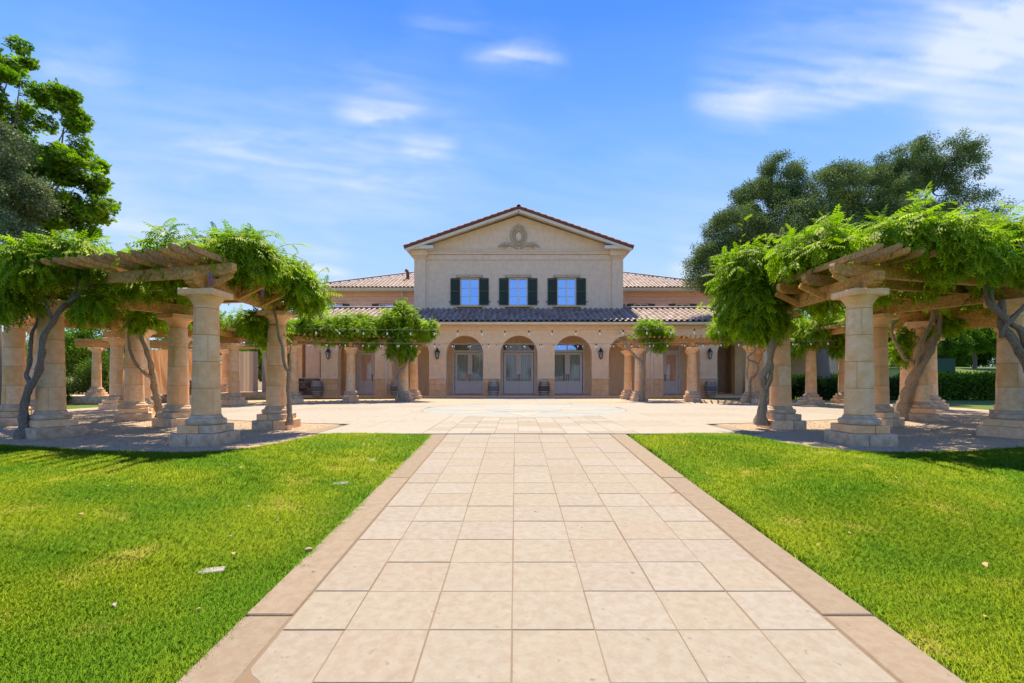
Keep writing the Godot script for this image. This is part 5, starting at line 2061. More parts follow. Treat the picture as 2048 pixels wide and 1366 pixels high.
	b.prism(slabp, 0.33, Transform3D(Basis(Vector3(1, 0, 0), Vector3(0, 0, -1), Vector3(0, 1, 0)), Vector3(0, 0.12, 0)))
	part("terrace_wall", b.mesh(), M.stone_dark, t)
	for q in [[-18.5, -21.2, 0.86, "greenish weathered column at the terrace edge, holding the orange tarp"], [-15.9, -26.3, 0.95, "greenish weathered column at the terrace edge, holding the grey tarp"], [-14.9, -22.4, 0.86, "weathered column inside the terrace between orange and grey tarps"]]:
		var c := dup(col_proto, Vector3(q[0], 0.28, q[1]), 0.4, q[3])
		c.scale = Vector3.ONE * q[2]
		c.set_meta("group", "columns of the terrace")
	t = thing("tarp_frame", "timber beam frame over the terrace that carries the tarps", "frame")
	b = MB.new()
	b.beam(Vector3(-19.4, 2.55, -21.2), Vector3(-14.4, 2.55, -22.5), 0.16, 0.26)
	part("beam", b.mesh(), M.wood, t)
	b = MB.new()
	b.beam(Vector3(-17.2, 2.78, -26.3), Vector3(-12.2, 2.78, -26.4), 0.16, 0.24)
	part("beam", b.mesh(), M.wood_pale, t)
	for k in 14:
		b = MB.new()
		b.beam(Vector3(-19.2 + k * 0.36, 2.74, -20.9 - k * 0.09), Vector3(-18.2 + k * 0.36, 2.74, -24.2 - k * 0.09), 0.07, 0.10)
		part("slat", b.mesh(), M.wood_grey, t)
	t = thing("orange_tarp", "rust orange canvas sheet hanging in folds on the terrace", "tarp")
	part("sheet", curtain_sheet(-18.2, -15.2, 0.30, 2.42, -22.9, 7.0, 0.09), M.tarp, t)
	t = thing("grey_tarp", "grey canvas sheets hanging in loose folds beside the porch", "tarp")
	part("sheet", curtain_sheet(-15.4, -14.4, 0.30, 2.55, -26.8, 4.0, 0.10), M.tarp_grey, t)
	part("sheet", curtain_sheet(-14.1, -13.0, 0.30, 2.55, -26.75, 5.0, 0.12), M.tarp_grey, t)
	b = MB.new()
	for k in 3:
		b.quad(Vector3(-14.0 + k * 0.35, 2.5, -26.5), Vector3(-13.8 + k * 0.35, 2.5, -26.45), Vector3(-13.45 + k * 0.3, 0.9 + 0.2 * k, -26.3), Vector3(-13.75 + k * 0.3, 0.9 + 0.2 * k, -26.4))
	part("loose_flap", b.mesh(), M.tarp_grey, t)
	t = thing("bench_stack", "brown timber benches stacked on the terrace under white covers", "bench stack", Vector3(-15.25, 0.29, -21.6))
	for k in 3:
		b = MB.new()
		b.bx(0, 0.30 * k, -0.25 * k, 1.0, 0.05, 0.4, 0.01)
		part("seat_board", b.mesh(), M.wood_plain, t)
		b = MB.new()
		for s in [-1.0, 1.0]:
			b.bx(s * 0.4, -0.01 if k == 0 else 0.30 * k - 0.25, -0.25 * k, 0.06, 0.26 if k else 0.02, 0.36)
		part("trestle", b.mesh(), M.wood_plain, t)
	b = MB.new()
	b.bx(0, 0.66, -0.5, 1.04, 0.05, 0.42, 0.02)
	part("white_cover", b.mesh(), M.white, t)
	# cabinet and screen at the far right
	t = thing("utility_cabinet", "yellow green metal utility cabinet behind the right hedge", "cabinet", Vector3(23.75, 0, -30.0))
	for s in [-1.0, 1.0]:
		b = MB.new()
		b.bx(s * 0.325, 0.05, 0.0, 0.64, 1.62, 0.6, 0.02)
		part("cabinet_door", b.mesh(), M.green_box, t)
	b = MB.new()
	b.bx(0, 1.67, 0.05, 1.5, 0.07, 0.85, 0.01)
	part("cabinet_roof", b.mesh(), M.green_box, t)
	t = thing("screen_fence", "dark green mesh screen fence behind the utility cabinet", "fence", Vector3(29.0, 0.2, -36.0))
	for k in 4:
		b = MB.new()
		b.bx(-3.0 + k * 2.0, 0, 0, 1.94, 2.35, 0.05)
		part("fence_panel", b.mesh(), M.green_screen, t)
		b = MB.new()
		b.bx(-4.0 + k * 2.0, 0, 0, 0.06, 2.5, 0.07)
		part("fence_post", b.mesh(), M.iron, t)

func build_trees() -> void:
	var od := Color(0.065, 0.11, 0.034)
	var ol := Color(0.30, 0.38, 0.145)
	tree("oak_tree", "big grey-green evergreen oak rising behind the right pergola", Vector3(17.4, 0, -27.4), 3.0, 0.46, [
		[Vector3(-6.1, 7.3, 0), Vector3(1.5, 1.5, 1.8), 2040], [Vector3(-4.9, 9.3, 0.5), Vector3(1.7, 1.5, 2.0), 2040], [Vector3(-3.6, 11.0, 0), Vector3(1.4, 1.3, 1.8), 1768], [Vector3(-2.3, 12.4, 0), Vector3(1.2, 1.4, 1.4), 1224],
		[Vector3(-0.2, 11.2, 1), Vector3(2.0, 1.5, 2.0), 2040], [Vector3(2.8, 11.5, 0), Vector3(1.9, 1.5, 2.0), 1904], [Vector3(5.0, 13.0, 0), Vector3(1.5, 1.6, 1.6), 1496], [Vector3(7.4, 13.1, 0), Vector3(1.4, 1.6, 1.6), 1360], [Vector3(8.0, 10.2, 0), Vector3(1.7, 1.5, 2.0), 1496],
		[Vector3(-1.5, 8.8, 1.5), Vector3(2.8, 1.8, 2.4), 2856], [Vector3(3.4, 9.2, 1.0), Vector3(2.8, 1.8, 2.4), 2856], [Vector3(-4.2, 7.4, 1), Vector3(2.3, 1.5, 2.0), 2040], [Vector3(1.0, 10.0, -2.6), Vector3(3.0, 1.8, 2.0), 2040], [Vector3(6.5, 7.8, 1), Vector3(2.2, 1.5, 2.0), 1632], [Vector3(9.0, 8.2, 0), Vector3(1.0, 0.9, 1.0), 476]],
		"oak", "leaf_oak", 1.05, od, ol, "bark_grey", "", 0.27)
	var sd := Color(0.07, 0.17, 0.014)
	var slt := Color(0.44, 0.56, 0.035)
	tree("sycamore_tree", "tall bright green sycamore with large lobed leaves behind the left pergola", Vector3(-20.6, 0, -19.0), 4.2, 0.24, [
		[Vector3(0.9, 12.2, 0), Vector3(1.2, 1.3, 1.4), 798], [Vector3(0.4, 13.7, 0), Vector3(0.7, 0.9, 0.8), 323], [Vector3(-0.6, 10.2, 0), Vector3(1.8, 1.8, 2.0), 1140], [Vector3(2.75, 11.1, 0), Vector3(0.62, 1.5, 0.7), 456], [Vector3(3.35, 9.5, 0), Vector3(0.95, 1.1, 1.0), 627],
		[Vector3(3.3, 8.1, 0), Vector3(1.1, 0.8, 1.1), 570], [Vector3(2.2, 8.8, 0), Vector3(0.9, 1.1, 1.0), 570], [Vector3(3.5, 7.2, 0.3), Vector3(0.8, 0.55, 0.8), 304], [Vector3(2.0, 6.9, 0.3), Vector3(1.0, 0.7, 1.0), 456], [Vector3(-2.2, 8.4, 0), Vector3(2.0, 1.8, 2.0), 950], [Vector3(0.4, 8.0, 0), Vector3(1.4, 1.3, 1.4), 760]],
		"sycamore", "leaf", 0.70, sd, slt, "bark_grey", "", 0.33)
	tree("oak_tree", "small grey-leaved oak at the left edge before the sycamore", Vector3(-18.6, 0, -16.6), 3.0, 0.18, [
		[Vector3(1.2, 7.2, 0), Vector3(0.9, 1.2, 1.1), 900], [Vector3(0.8, 8.9, 0), Vector3(0.8, 1.0, 1.0), 700], [Vector3(0.9, 5.9, 0.2), Vector3(1.2, 0.8, 1.1), 700], [Vector3(-0.6, 7.5, 0), Vector3(1.2, 1.6, 1.2), 800]],
		"oak", "leaf_oak", 0.9, Color(0.09, 0.125, 0.05), Color(0.32, 0.37, 0.20), "bark_grey", "", 0.36)
	# park trees beyond the right hedge
	var pd := Color(0.05, 0.13, 0.014)
	var pl := Color(0.22, 0.36, 0.03)
	for q in [[41.5, -48.0, "leafy park tree with a slanted trunk beyond the right hedge", 0.0], [47.6, -47.0, "leafy park tree with a dark trunk beyond the right hedge, nearest the frame edge", 0.3], [45.0, -58.0, "park tree in the second row on the far lawn, between two trunks", 0.5], [58.0, -66.0, "broad low tree of the back row on the far right lawn, rightmost", 0.1], [49.0, -70.0, "broad low tree of the back row on the far right lawn, between two trunks", -0.2], [40.5, -66.0, "broad low tree of the back row on the far right lawn, leftmost", 0.0], [53.5, -56.0, "wide park tree behind the others on the far right lawn", 0.2], [37.0, -46.0, "dark park tree rising behind the green screen fence", -0.5], [31.5, -44.0, "low dark park tree left of the green screen fence", -0.7]]:
		var y := hill(q[0], q[1]) - 0.1
		var c := 1.0 + 0.25 * float(q[3])
		tree("park_tree", q[2], Vector3(q[0], y, q[1]), 1.9, 0.2, [
			[Vector3(0, 4.6, 0), Vector3(2.6, 1.7, 2.6), 700], [Vector3(-2.2, 3.6, 0.5), Vector3(1.8, 1.2, 1.8), 450], [Vector3(2.2, 3.5, 0.6), Vector3(1.8, 1.2, 1.8), 450], [Vector3(0.3, 3.2, 1.8), Vector3(1.9, 1.0, 1.5), 400], [Vector3(0, 6.2, 0), Vector3(1.8, 1.2, 1.8), 350]] + ([[Vector3(-1.5, 1.9, 1.0), Vector3(2.2, 1.3, 1.8), 500], [Vector3(1.8, 1.7, 1.0), Vector3(2.2, 1.3, 1.8), 500]] if q[1] < -60.0 else []),
			"broad", "leaf", 1.5, Color(pd.r * c, pd.g * c, pd.b * c), Color(pl.r * c, pl.g * c, pl.b * c), "bark_grey", "park trees on the far right lawn", 0.4)
	for q in [[38.0, -78.0], [46.0, -82.0], [54.0, -80.0], [62.0, -84.0], [70.0, -80.0], [77.0, -84.0], [82.0, -80.0], [92.0, -86.0]]:
		tree("far_tree", "dark dense far tree closing the view behind the park lawn, number %s from the left" % ["one", "two", "three", "four", "five", "six", "seven", "eight"][roundi((q[0] - 38.0) / 7.6)], Vector3(q[0], hill(q[0], q[1]) - 0.2, q[1]), 1.2, 0.22, [[Vector3(0, 2.2, 0), Vector3(5.0, 2.6, 2.6), 1500], [Vector3(-2.4, 4.4, 0), Vector3(2.6, 2.0, 2.2), 450], [Vector3(2.4, 4.6, 0), Vector3(2.6, 2.0, 2.2), 450], [Vector3(0, 6.6, 0), Vector3(2.4, 1.8, 2.2), 400]], "broad", "leaf", 2.2, pd, pl, "bark_grey", "far trees behind the park lawn", 0.4)
	for q in [[-27.5, -31.0, 1.0, "bright bushy tree behind the terrace, seen under the left beams"], [-22.6, -33.5, 1.15, "dense green tree behind the tarp frame"], [-34.0, -36.0, 1.0, "green tree at the foot of the dry hill"], [-18.2, -35.5, 1.1, "green tree between the terrace and the pink house"], [-30.5, -27.0, 0.8, "small tree at the outer end of the terrace"]]:
		var y := hill(q[0], q[1]) - 0.1
		tree("garden_tree", q[3], Vector3(q[0], y, q[1]), 1.6, 0.16, [
			[Vector3(0, 3.4, 0), Vector3(2.0, 1.5, 2.0), 650], [Vector3(-1.5, 2.5, 0.4), Vector3(1.4, 1.0, 1.4), 400], [Vector3(1.6, 2.6, 0.6), Vector3(1.4, 1.0, 1.4), 400], [Vector3(0.2, 2.0, 1.4), Vector3(1.5, 0.9, 1.2), 350]],
			"broad", "leaf", 1.2, Color(0.06, 0.15, 0.014) * q[2], Color(0.24, 0.38, 0.035) * q[2], "bark_grey", "trees behind the terrace", 0.4)
	shrub("dark glossy shrub at the corner of the terrace wall", Vector3(-19.9, 0, -20.2), Vector3(0.9, 1.15, 0.7), 900, "broad", 0.8, Color(0.02, 0.05, 0.015), Color(0.08, 0.13, 0.04))
	shrub("light green shrub behind the weathered terrace column", Vector3(-20.6, 0, -23.5), Vector3(1.2, 1.7, 0.9), 900, "broad", 0.8, Color(0.05, 0.10, 0.02), Color(0.16, 0.24, 0.05))
	hedge("glossy clipped hedge in front of the park lawn, right of the oak trunk", Vector3(20.6, 0, -25.3), Vector3(33.0, 0, -24.6), 1.3, 1.02, Color(0.035, 0.085, 0.012), Color(0.20, 0.33, 0.035))
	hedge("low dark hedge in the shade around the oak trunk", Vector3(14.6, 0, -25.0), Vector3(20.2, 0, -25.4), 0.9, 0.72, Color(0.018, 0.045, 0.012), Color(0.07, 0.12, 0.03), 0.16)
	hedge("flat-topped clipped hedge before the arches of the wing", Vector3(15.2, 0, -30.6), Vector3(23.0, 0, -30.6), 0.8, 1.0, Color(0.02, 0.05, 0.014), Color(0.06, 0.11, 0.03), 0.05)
	# across the lawn behind the photographer: what the door glass mirrors
	for q in [[-14.0, 26.0, "round green tree behind the photographer, west of the path"], [-5.5, 34.0, "round green tree behind the photographer beside the path"], [6.5, 33.0, "round green tree behind the photographer, east of the path"], [16.0, 27.0, "round green tree behind the photographer at the east lawn"]]:
		tree("lawn_tree", q[2], Vector3(q[0], -1.2, q[1]), 2.0, 0.25, [[Vector3(0, 5.0, 0), Vector3(3.0, 2.4, 3.0), 500], [Vector3(-1.8, 3.8, 0), Vector3(2.2, 1.6, 2.2), 300], [Vector3(2.0, 3.6, 0), Vector3(2.2, 1.6, 2.2), 300]], "broad", "leaf", 2.0, pd, pl, "bark_grey", "trees behind the photographer", 0.4)

func build_vines() -> void:
	var gl := "wisteria vines on the left pergola"
	var gr := "wisteria vines on the right pergola"
	var s := -1.0
	# left pergola
	var bl := roof_blobs(s, 0.74, 1.85, -0.15, 1.10, 0.50, 0.56)
	bl += roof_blobs(s, 0.30, 0.74, -0.1, 0.55, 0.26, 0.42, 0.1)
	bl += hanging(Vector3(-8.008, 2.932, -8.000), Vector3(0.9, 0.20, 0.3), 12) + hanging(Vector3(-8.443, 2.640, -9.200), Vector3(0.9, 0.2, 0.4), 10) + hanging(Vector3(-8.678, 2.509, -8.200), Vector3(0.45, 0.36, 0.4), 12) + hanging(Vector3(-7.220, 2.805, -8.600), Vector3(0.35, 0.18, 0.3), 7) + hanging(Vector3(-7.621, 3.245, -8.400), Vector3(0.7, 0.22, 0.5), 10) + hanging(Vector3(-7.491, 2.297, -8.500), Vector3(0.22, 0.2, 0.2), 4)
	vine("thick grey wisteria leaning across the front column, left end of the lawn side", Vector3(-8.630, 0.031, -8.420), [
		[[Vector3(-8.630, 0.014, -8.420), Vector3(-8.622, 0.479, -8.420), Vector3(-8.549, 0.769, -8.400), Vector3(-8.363, 1.084, -8.380), Vector3(-8.255, 1.414, -8.360), Vector3(-8.229, 1.711, -8.360), Vector3(-8.055, 2.033, -8.360), Vector3(-7.880, 2.256, -8.340), Vector3(-7.617, 2.441, -8.300), Vector3(-7.446, 2.676, -8.400)], 0.075, 0.035],
		[[Vector3(-8.578, 0.733, -8.420), Vector3(-8.597, 0.854, -8.500), Vector3(-8.675, 1.040, -8.550), Vector3(-8.710, 1.120, -8.550), Vector3(-8.699, 1.354, -8.600), Vector3(-8.672, 1.801, -8.600), Vector3(-8.514, 2.064, -8.550), Vector3(-8.537, 2.446, -8.600)], 0.045, 0.02],
		[[Vector3(-8.055, 2.033, -8.360), Vector3(-8.067, 2.207, -8.300), Vector3(-8.118, 2.311, -8.300), Vector3(-8.188, 2.484, -8.300)], 0.028, 0.014], [[Vector3(-7.766, 2.350, -8.330), Vector3(-7.617, 2.570, -8.300), Vector3(-7.531, 2.743, -8.300)], 0.03, 0.015]], bl, gl, "bark_grey")
	bl = roof_blobs(s, -0.14, 0.34, -0.2, 1.02, 0.46, 0.85, 0.3)
	bl += hanging(Vector3(-4.393, 2.865, -9.900), Vector3(0.42, 0.42, 0.5), 24) + hanging(Vector3(-4.612, 3.116, -9.400), Vector3(0.5, 0.25, 0.6), 16) + hanging(Vector3(-4.821, 3.201, -8.400), Vector3(0.45, 0.25, 0.5), 14) + hanging(Vector3(-5.428, 2.145, -10.400), Vector3(0.30, 0.4, 0.4), 12) + hanging(Vector3(-4.493, 3.064, -8.200), Vector3(0.3, 0.2, 0.3), 8) + hanging(Vector3(-4.800, 3.140, -8.000), Vector3(0.4, 0.15, 0.3), 7)
	vine("thin wisteria stem winding up the end column beside the plaza", Vector3(-4.674, 0.055, -9.950), [
		[[Vector3(-4.661, 0.081, -9.900), Vector3(-4.675, 0.440, -9.930), Vector3(-4.706, 0.667, -9.950), Vector3(-4.716, 0.853, -9.950), Vector3(-4.706, 1.133, -9.950), Vector3(-4.748, 1.268, -9.930), Vector3(-4.795, 1.464, -9.920), Vector3(-4.826, 1.712, -9.920), Vector3(-4.898, 1.960, -9.920), Vector3(-4.939, 2.249, -9.920), Vector3(-4.971, 2.504, -9.900), Vector3(-4.857, 2.865, -9.900)], 0.05, 0.022],
		[[Vector3(-4.706, 1.133, -9.950), Vector3(-4.673, 1.268, -9.970), Vector3(-4.708, 1.478, -10.000), Vector3(-4.700, 1.741, -10.050)], 0.025, 0.012]], bl, gl, "bark", [Vector3(-4.821, 2.718, -7.600), Vector3(-4.408, 2.957, -8.000), Vector3(-4.542, 2.706, -8.600), Vector3(-4.325, 2.998, -8.000)])
	bl = roof_blobs(s, 1.85, 4.4, -0.15, 1.1, 0.36, 0.42)
	bl += hanging(Vector3(-6.789, 2.989, -9.500), Vector3(0.6, 0.12, 0.5), 8) + hanging(Vector3(-7.293, 2.928, -9.200), Vector3(0.6, 0.16, 0.5), 9) + hanging(Vector3(-6.134, 2.895, -8.400), Vector3(0.5, 0.12, 0.3), 6) + hanging(Vector3(-7.770, 2.638, -11.200), Vector3(0.3, 0.2, 0.3), 4) + hanging(Vector3(-8.954, 2.454, -11.600), Vector3(0.35, 0.25, 0.3), 5)
	vine("pair of brown wisteria stems crossing on a column inside the left pergola", Vector3(-9.058, 0.028, -12.300), [
		[[Vector3(-9.058, 0.002, -12.300), Vector3(-9.124, 0.389, -12.250), Vector3(-9.150, 0.850, -12.150), Vector3(-9.088, 1.228, -12.000), Vector3(-9.060, 1.595, -11.850), Vector3(-9.106, 1.921, -11.750), Vector3(-9.214, 2.247, -11.700), Vector3(-9.372, 2.515, -11.700), Vector3(-9.445, 2.832, -11.700), Vector3(-9.372, 3.222, -11.700)], 0.10, 0.035],
		[[Vector3(-9.138, 1.027, -12.100), Vector3(-9.147, 1.176, -11.850), Vector3(-9.290, 1.407, -11.750), Vector3(-9.412, 1.676, -11.750), Vector3(-9.485, 1.985, -11.780), Vector3(-9.461, 2.350, -11.750), Vector3(-9.482, 2.771, -11.700)], 0.045, 0.03]], bl, gl)
	bl = roof_blobs(s, 4.4, 6.6, -0.15, 1.1, 0.40, 0.7)
	bl += hanging(Vector3(-10.620, 3.180, -19.200), Vector3(0.9, 0.4, 0.6), 16)
	vine("wisteria over the far left bend of the pergola near the terrace", Vector3(AX - 13.3, 0, -20.1), [[[Vector3(AX - 13.3, 0, -20.1), Vector3(AX - 13.35, 1.2, -20.0), Vector3(AX - 13.2, 2.3, -20.1), Vector3(AX - 12.9, 2.9, -20.0)], 0.07, 0.03]], bl, gl)
	bl = roof_blobs(s, 6.6, 8.12, -0.2, 1.05, 0.62, 0.95, 0.5)
	bl += hanging(Vector3(-5.342, 2.474, -22.200), Vector3(0.85, 0.55, 0.5), 26) + hanging(Vector3(-6.144, 3.794, -22.600), Vector3(2.2, 0.42, 0.8), 44) + hanging(Vector3(-4.336, 3.364, -23.000), Vector3(0.75, 0.5, 0.8), 20) + hanging(Vector3(-7.815, 3.538, -22.000), Vector3(1.8, 0.3, 0.8), 26) + hanging(Vector3(-8.991, 3.381, -21.000), Vector3(1.2, 0.4, 0.8), 22) + hanging(Vector3(-5.486, 4.246, -22.800), Vector3(0.45, 0.35, 0.4), 10) + hanging(Vector3(-6.722, 2.561, -21.800), Vector3(0.3, 0.3, 0.3), 4) + hanging(Vector3(-5.249, 4.175, -22.800), Vector3(0.5, 0.4, 0.5), 7)
	vine("tree-like wisteria trunk forking at the left end by the doors", Vector3(-5.202, 0.009, -22.000), [
		[[Vector3(-5.179, -0.014, -22.000), Vector3(-5.271, 0.398, -22.000), Vector3(-5.362, 0.903, -22.000), Vector3(-5.294, 1.315, -22.000), Vector3(-5.088, 1.567, -22.000), Vector3(-4.858, 2.025, -22.000), Vector3(-4.811, 2.467, -22.100)], 0.12, 0.05],
		[[Vector3(-5.317, 1.200, -22.000), Vector3(-5.408, 1.659, -22.000), Vector3(-5.477, 2.025, -22.000), Vector3(-5.387, 2.467, -22.100)], 0.06, 0.03], [[Vector3(-5.362, 0.903, -22.000), Vector3(-5.543, 1.314, -21.900), Vector3(-5.658, 1.884, -21.900), Vector3(-5.615, 2.346, -22.000)], 0.025, 0.012]], bl, gl)
	# right pergola
	s = 1.0
	bl = roof_blobs(s, -0.16, 0.95, -0.28, 0.86, 0.92, 0.85, 0.4)
	bl += hanging(Vector3(4.966, 2.692, -10.100), Vector3(0.62, 0.66, 0.5), 84) + hanging(Vector3(5.198, 2.207, -10.000), Vector3(0.40, 0.34, 0.35), 26) + hanging(Vector3(4.771, 3.292, -10.200), Vector3(0.55, 0.4, 0.6), 30) + hanging(Vector3(5.474, 3.361, -9.400), Vector3(0.5, 0.35, 0.6), 26) + hanging(Vector3(5.456, 3.342, -8.600), Vector3(0.4, 0.28, 0.5), 16) + hanging(Vector3(6.724, 2.774, -10.600), Vector3(0.45, 0.2, 0.4), 6) + hanging(Vector3(6.013, 3.051, -9.800), Vector3(0.4, 0.28, 0.5), 9)
	vine("stout twin-stemmed wisteria at the plaza end of the right pergola, with the big hanging clump", Vector3(5.125, 0.155, -10.000), [
		[[Vector3(5.104, 0.073, -9.980), Vector3(5.130, 0.521, -9.970), Vector3(5.156, 0.750, -9.960), Vector3(5.110, 0.988, -9.950), Vector3(5.131, 1.123, -9.930), Vector3(5.218, 1.288, -9.900), Vector3(5.249, 1.483, -9.900), Vector3(5.270, 1.710, -9.900), Vector3(5.352, 2.143, -9.900), Vector3(5.332, 2.659, -9.900)], 0.105, 0.045],
		[[Vector3(5.162, 0.698, -9.950), Vector3(5.250, 0.957, -9.940), Vector3(5.280, 1.215, -9.900), Vector3(5.280, 1.442, -9.900), Vector3(5.352, 1.731, -9.900), Vector3(5.424, 1.958, -9.900), Vector3(5.476, 2.350, -9.900)], 0.055, 0.035], [[Vector3(5.156, 0.803, -9.900), Vector3(5.207, 0.989, -9.860), Vector3(5.233, 1.112, -9.850)], 0.035, 0.02]], bl, gr)
	bl = roof_blobs(s, 0.9, 2.1, -0.2, 1.08, 0.88, 0.82, 0.4) + roof_blobs(s, 0.30, 0.95, 0.80, 1.24, 0.75, 0.98, 0.3) + hanging(Vector3(6.008, 3.282, -7.500), Vector3(0.35, 0.12, 0.3), 7)
	bl += hanging(Vector3(7.117, 3.075, -7.600), Vector3(0.7, 0.26, 0.3), 26) + hanging(Vector3(8.408, 3.182, -8.000), Vector3(0.6, 0.4, 0.5), 26) + hanging(Vector3(6.467, 3.160, -7.400), Vector3(0.4, 0.14, 0.3), 10) + hanging(Vector3(9.190, 2.832, -9.200), Vector3(0.4, 0.15, 0.3), 5)
	vine("massive crossing wisteria stems on the front column at the right edge", Vector3(9.026, 0.046, -8.300), [
		[[Vector3(9.113, 0.011, -8.300), Vector3(9.048, 0.669, -8.280), Vector3(8.798, 1.229, -8.240), Vector3(8.584, 1.552, -8.200), Vector3(8.456, 1.757, -8.200), Vector3(8.366, 1.888, -8.220), Vector3(8.345, 2.045, -8.250), Vector3(8.421, 2.397, -8.300)], 0.10, 0.06],
		[[Vector3(8.843, 1.229, -8.250), Vector3(8.600, 1.796, -8.150), Vector3(8.437, 1.947, -8.140), Vector3(8.294, 2.093, -8.150), Vector3(8.183, 2.236, -8.200), Vector3(8.121, 2.389, -8.250), Vector3(8.136, 2.657, -8.300)], 0.06, 0.045], [[Vector3(8.598, 2.263, -8.100), Vector3(8.382, 2.030, -8.120), Vector3(8.277, 1.872, -8.150), Vector3(8.302, 1.740, -8.200)], 0.045, 0.04], [[Vector3(8.243, 2.185, -8.200), Vector3(8.149, 2.381, -8.200), Vector3(8.140, 2.595, -8.200)], 0.04, 0.03]], bl, gr, "bark_grey")
	bl = roof_blobs(s, 2.1, 4.6, -0.15, 1.1, 0.5, 0.5)
	bl += hanging(Vector3(9.963, 1.891, -12.200), Vector3(0.28, 0.45, 0.25), 8) + hanging(Vector3(10.559, 2.355, -11.800), Vector3(0.35, 0.18, 0.3), 6) + hanging(Vector3(7.290, 2.860, -9.600), Vector3(0.4, 0.14, 0.3), 5) + hanging(Vector3(8.463, 2.949, -9.800), Vector3(0.5, 0.12, 0.3), 5)
	vine("leaning wisteria trunk with a looping stem inside the right pergola", Vector3(9.613, 0.077, -12.000), [
		[[Vector3(9.693, 0.019, -12.100), Vector3(9.753, 0.450, -12.050), Vector3(9.821, 0.841, -11.950), Vector3(9.870, 1.224, -11.800), Vector3(10.042, 1.625, -11.700), Vector3(10.189, 1.917, -11.700), Vector3(10.286, 2.234, -11.700), Vector3(10.323, 2.527, -11.700), Vector3(10.225, 2.832, -11.700)], 0.165, 0.07],
		[[Vector3(9.863, 1.151, -11.850), Vector3(9.781, 1.683, -11.650), Vector3(9.848, 1.995, -11.600), Vector3(10.017, 2.309, -11.600), Vector3(10.090, 2.575, -11.600), Vector3(9.993, 2.840, -11.600)], 0.06, 0.05], [[Vector3(9.870, 1.224, -11.800), Vector3(9.706, 1.444, -11.750), Vector3(9.494, 1.515, -11.700), Vector3(9.348, 1.771, -11.700), Vector3(9.202, 2.064, -11.700), Vector3(9.189, 2.344, -11.700), Vector3(9.311, 2.466, -11.700), Vector3(9.250, 2.734, -11.700)], 0.045, 0.035],
		[[Vector3(10.323, 2.344, -11.700), Vector3(10.591, 2.466, -11.700), Vector3(10.896, 2.807, -11.700)], 0.03, 0.02], [[Vector3(10.242, 2.278, -11.650), Vector3(10.283, 2.575, -11.600), Vector3(10.319, 2.937, -11.600)], 0.04, 0.03]], bl, gr)
	bl = roof_blobs(s, 4.6, 6.6, -0.15, 1.1, 0.45, 0.75, 0.4)
	bl += hanging(Vector3(9.072, 2.985, -20.300), Vector3(0.9, 0.35, 0.6), 18) + hanging(Vector3(11.926, 2.744, -18.800), Vector3(1.1, 0.5, 0.6), 30) + hanging(Vector3(11.064, 2.366, -19.000), Vector3(0.5, 0.5, 0.4), 12) + hanging(Vector3(12.768, 2.338, -18.600), Vector3(0.6, 0.4, 0.4), 14)
	vine("bare zigzag wisteria stem on a far column of the right pergola", Vector3(9.951, -0.006, -20.500), [
		[[Vector3(9.951, -0.049, -20.500), Vector3(9.991, 0.550, -20.450), Vector3(9.987, 0.998, -20.400), Vector3(10.221, 1.210, -20.400), Vector3(10.285, 1.635, -20.400), Vector3(9.860, 1.911, -20.400), Vector3(10.179, 2.209, -20.400), Vector3(10.072, 2.464, -20.400)], 0.075, 0.03], [[Vector3(9.987, 0.998, -20.400), Vector3(9.839, 1.146, -20.400), Vector3(9.902, 1.720, -20.400), Vector3(9.860, 1.911, -20.400)], 0.03, 0.02], [[Vector3(10.285, 1.635, -20.400), Vector3(10.476, 2.039, -20.400), Vector3(10.391, 2.251, -20.400)], 0.03, 0.015]], bl, gr)
	bl = roof_blobs(s, 7.45, 7.95, -0.1, 0.9, 0.40, 0.9, 0.2)
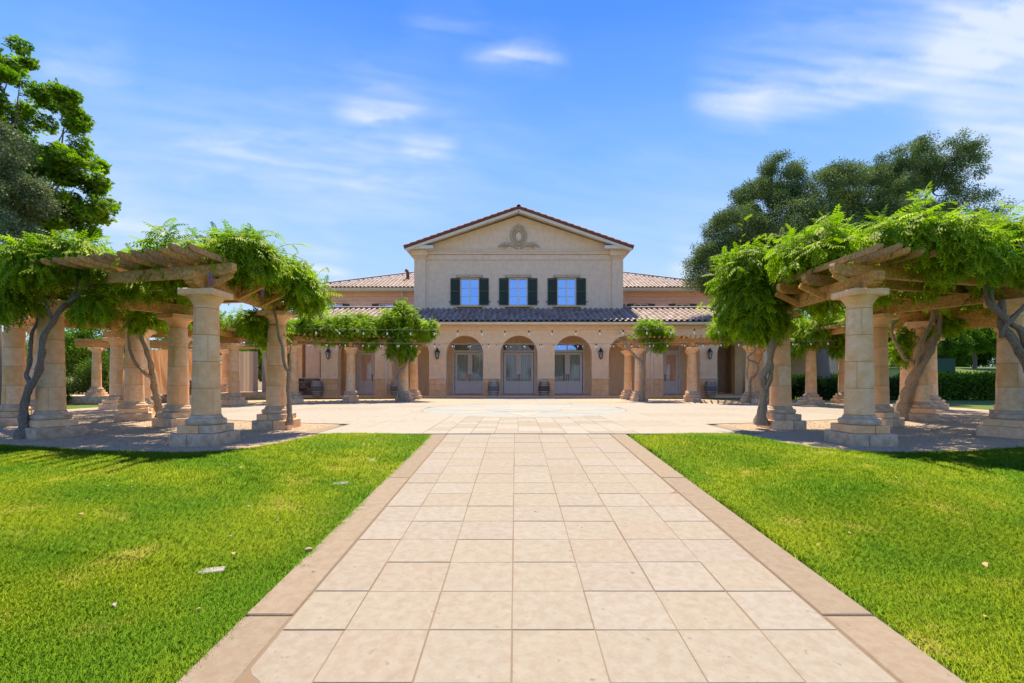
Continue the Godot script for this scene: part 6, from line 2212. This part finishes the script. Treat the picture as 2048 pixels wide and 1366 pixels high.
	bl += hanging(Vector3(6.249, 3.363, -22.300), Vector3(0.75, 0.28, 0.6), 18) + hanging(Vector3(6.577, 2.575, -22.000), Vector3(0.3, 0.25, 0.3), 5)
	var bare := []
	for k in 26:
		var a := Vector3(5.297, 2.953, -22.400) + Vector3(rnd(-0.5, 0.7), rnd(-0.35, 0.35), rnd(-0.5, 0.5))
		bare.append([[a, a + on_sphere() * 0.25 + Vector3(-0.1, 0.05, 0), a + on_sphere() * 0.35 + Vector3(-0.3, 0.02, 0)], 0.014, 0.006])
	vine("forked wisteria trunk at the right end by the doors, half bare twigs", Vector3(5.824, 0.004, -22.100), [
		[[Vector3(5.824, -0.042, -22.100), Vector3(5.847, 0.741, -22.100), Vector3(5.847, 1.639, -22.100), Vector3(5.433, 2.145, -22.100), Vector3(5.180, 2.467, -22.100), Vector3(5.111, 2.821, -22.200)], 0.12, 0.05], [[Vector3(5.847, 1.546, -22.100), Vector3(5.985, 2.191, -22.100), Vector3(6.124, 2.582, -22.100), Vector3(6.221, 3.052, -22.200)], 0.07, 0.04]] + bare, bl, gr)

var col_proto: Node3D

func _ready() -> void:
	rng.seed = 20240611
	camera_sky_sun()
	make_materials()
	make_leaves()
	build_ground()
	build_path()
	build_plaza()
	build_villa()
	build_rear_block()
	build_side_wing()
	col_proto = make_column()
	build_pergola(-1.0, "weathered timber pergola on columns curving around the left half of the plaza", col_proto)
	build_pergola(1.0, "weathered timber pergola on columns curving around the right half of the plaza", col_proto)
	build_trees()
	build_vines()
	build_small_things()
	string_light(Vector3(-5.6, 2.36, -12.7), Vector3(6.3, 2.40, -12.7), 0.06, 0.61, "string of hanging bulbs across the plaza, nearest and highest of three")
	string_light(Vector3(-10.6, 2.36, -16.7), Vector3(11.2, 2.36, -16.7), 0.10, 0.61, "string of hanging bulbs across the plaza, middle of three")
	string_light(Vector3(-11.0, 2.66, -20.8), Vector3(10.0, 2.66, -20.8), 0.14, 0.61, "string of hanging bulbs across the plaza, closest of three to the villa doors")
	grass_blades()
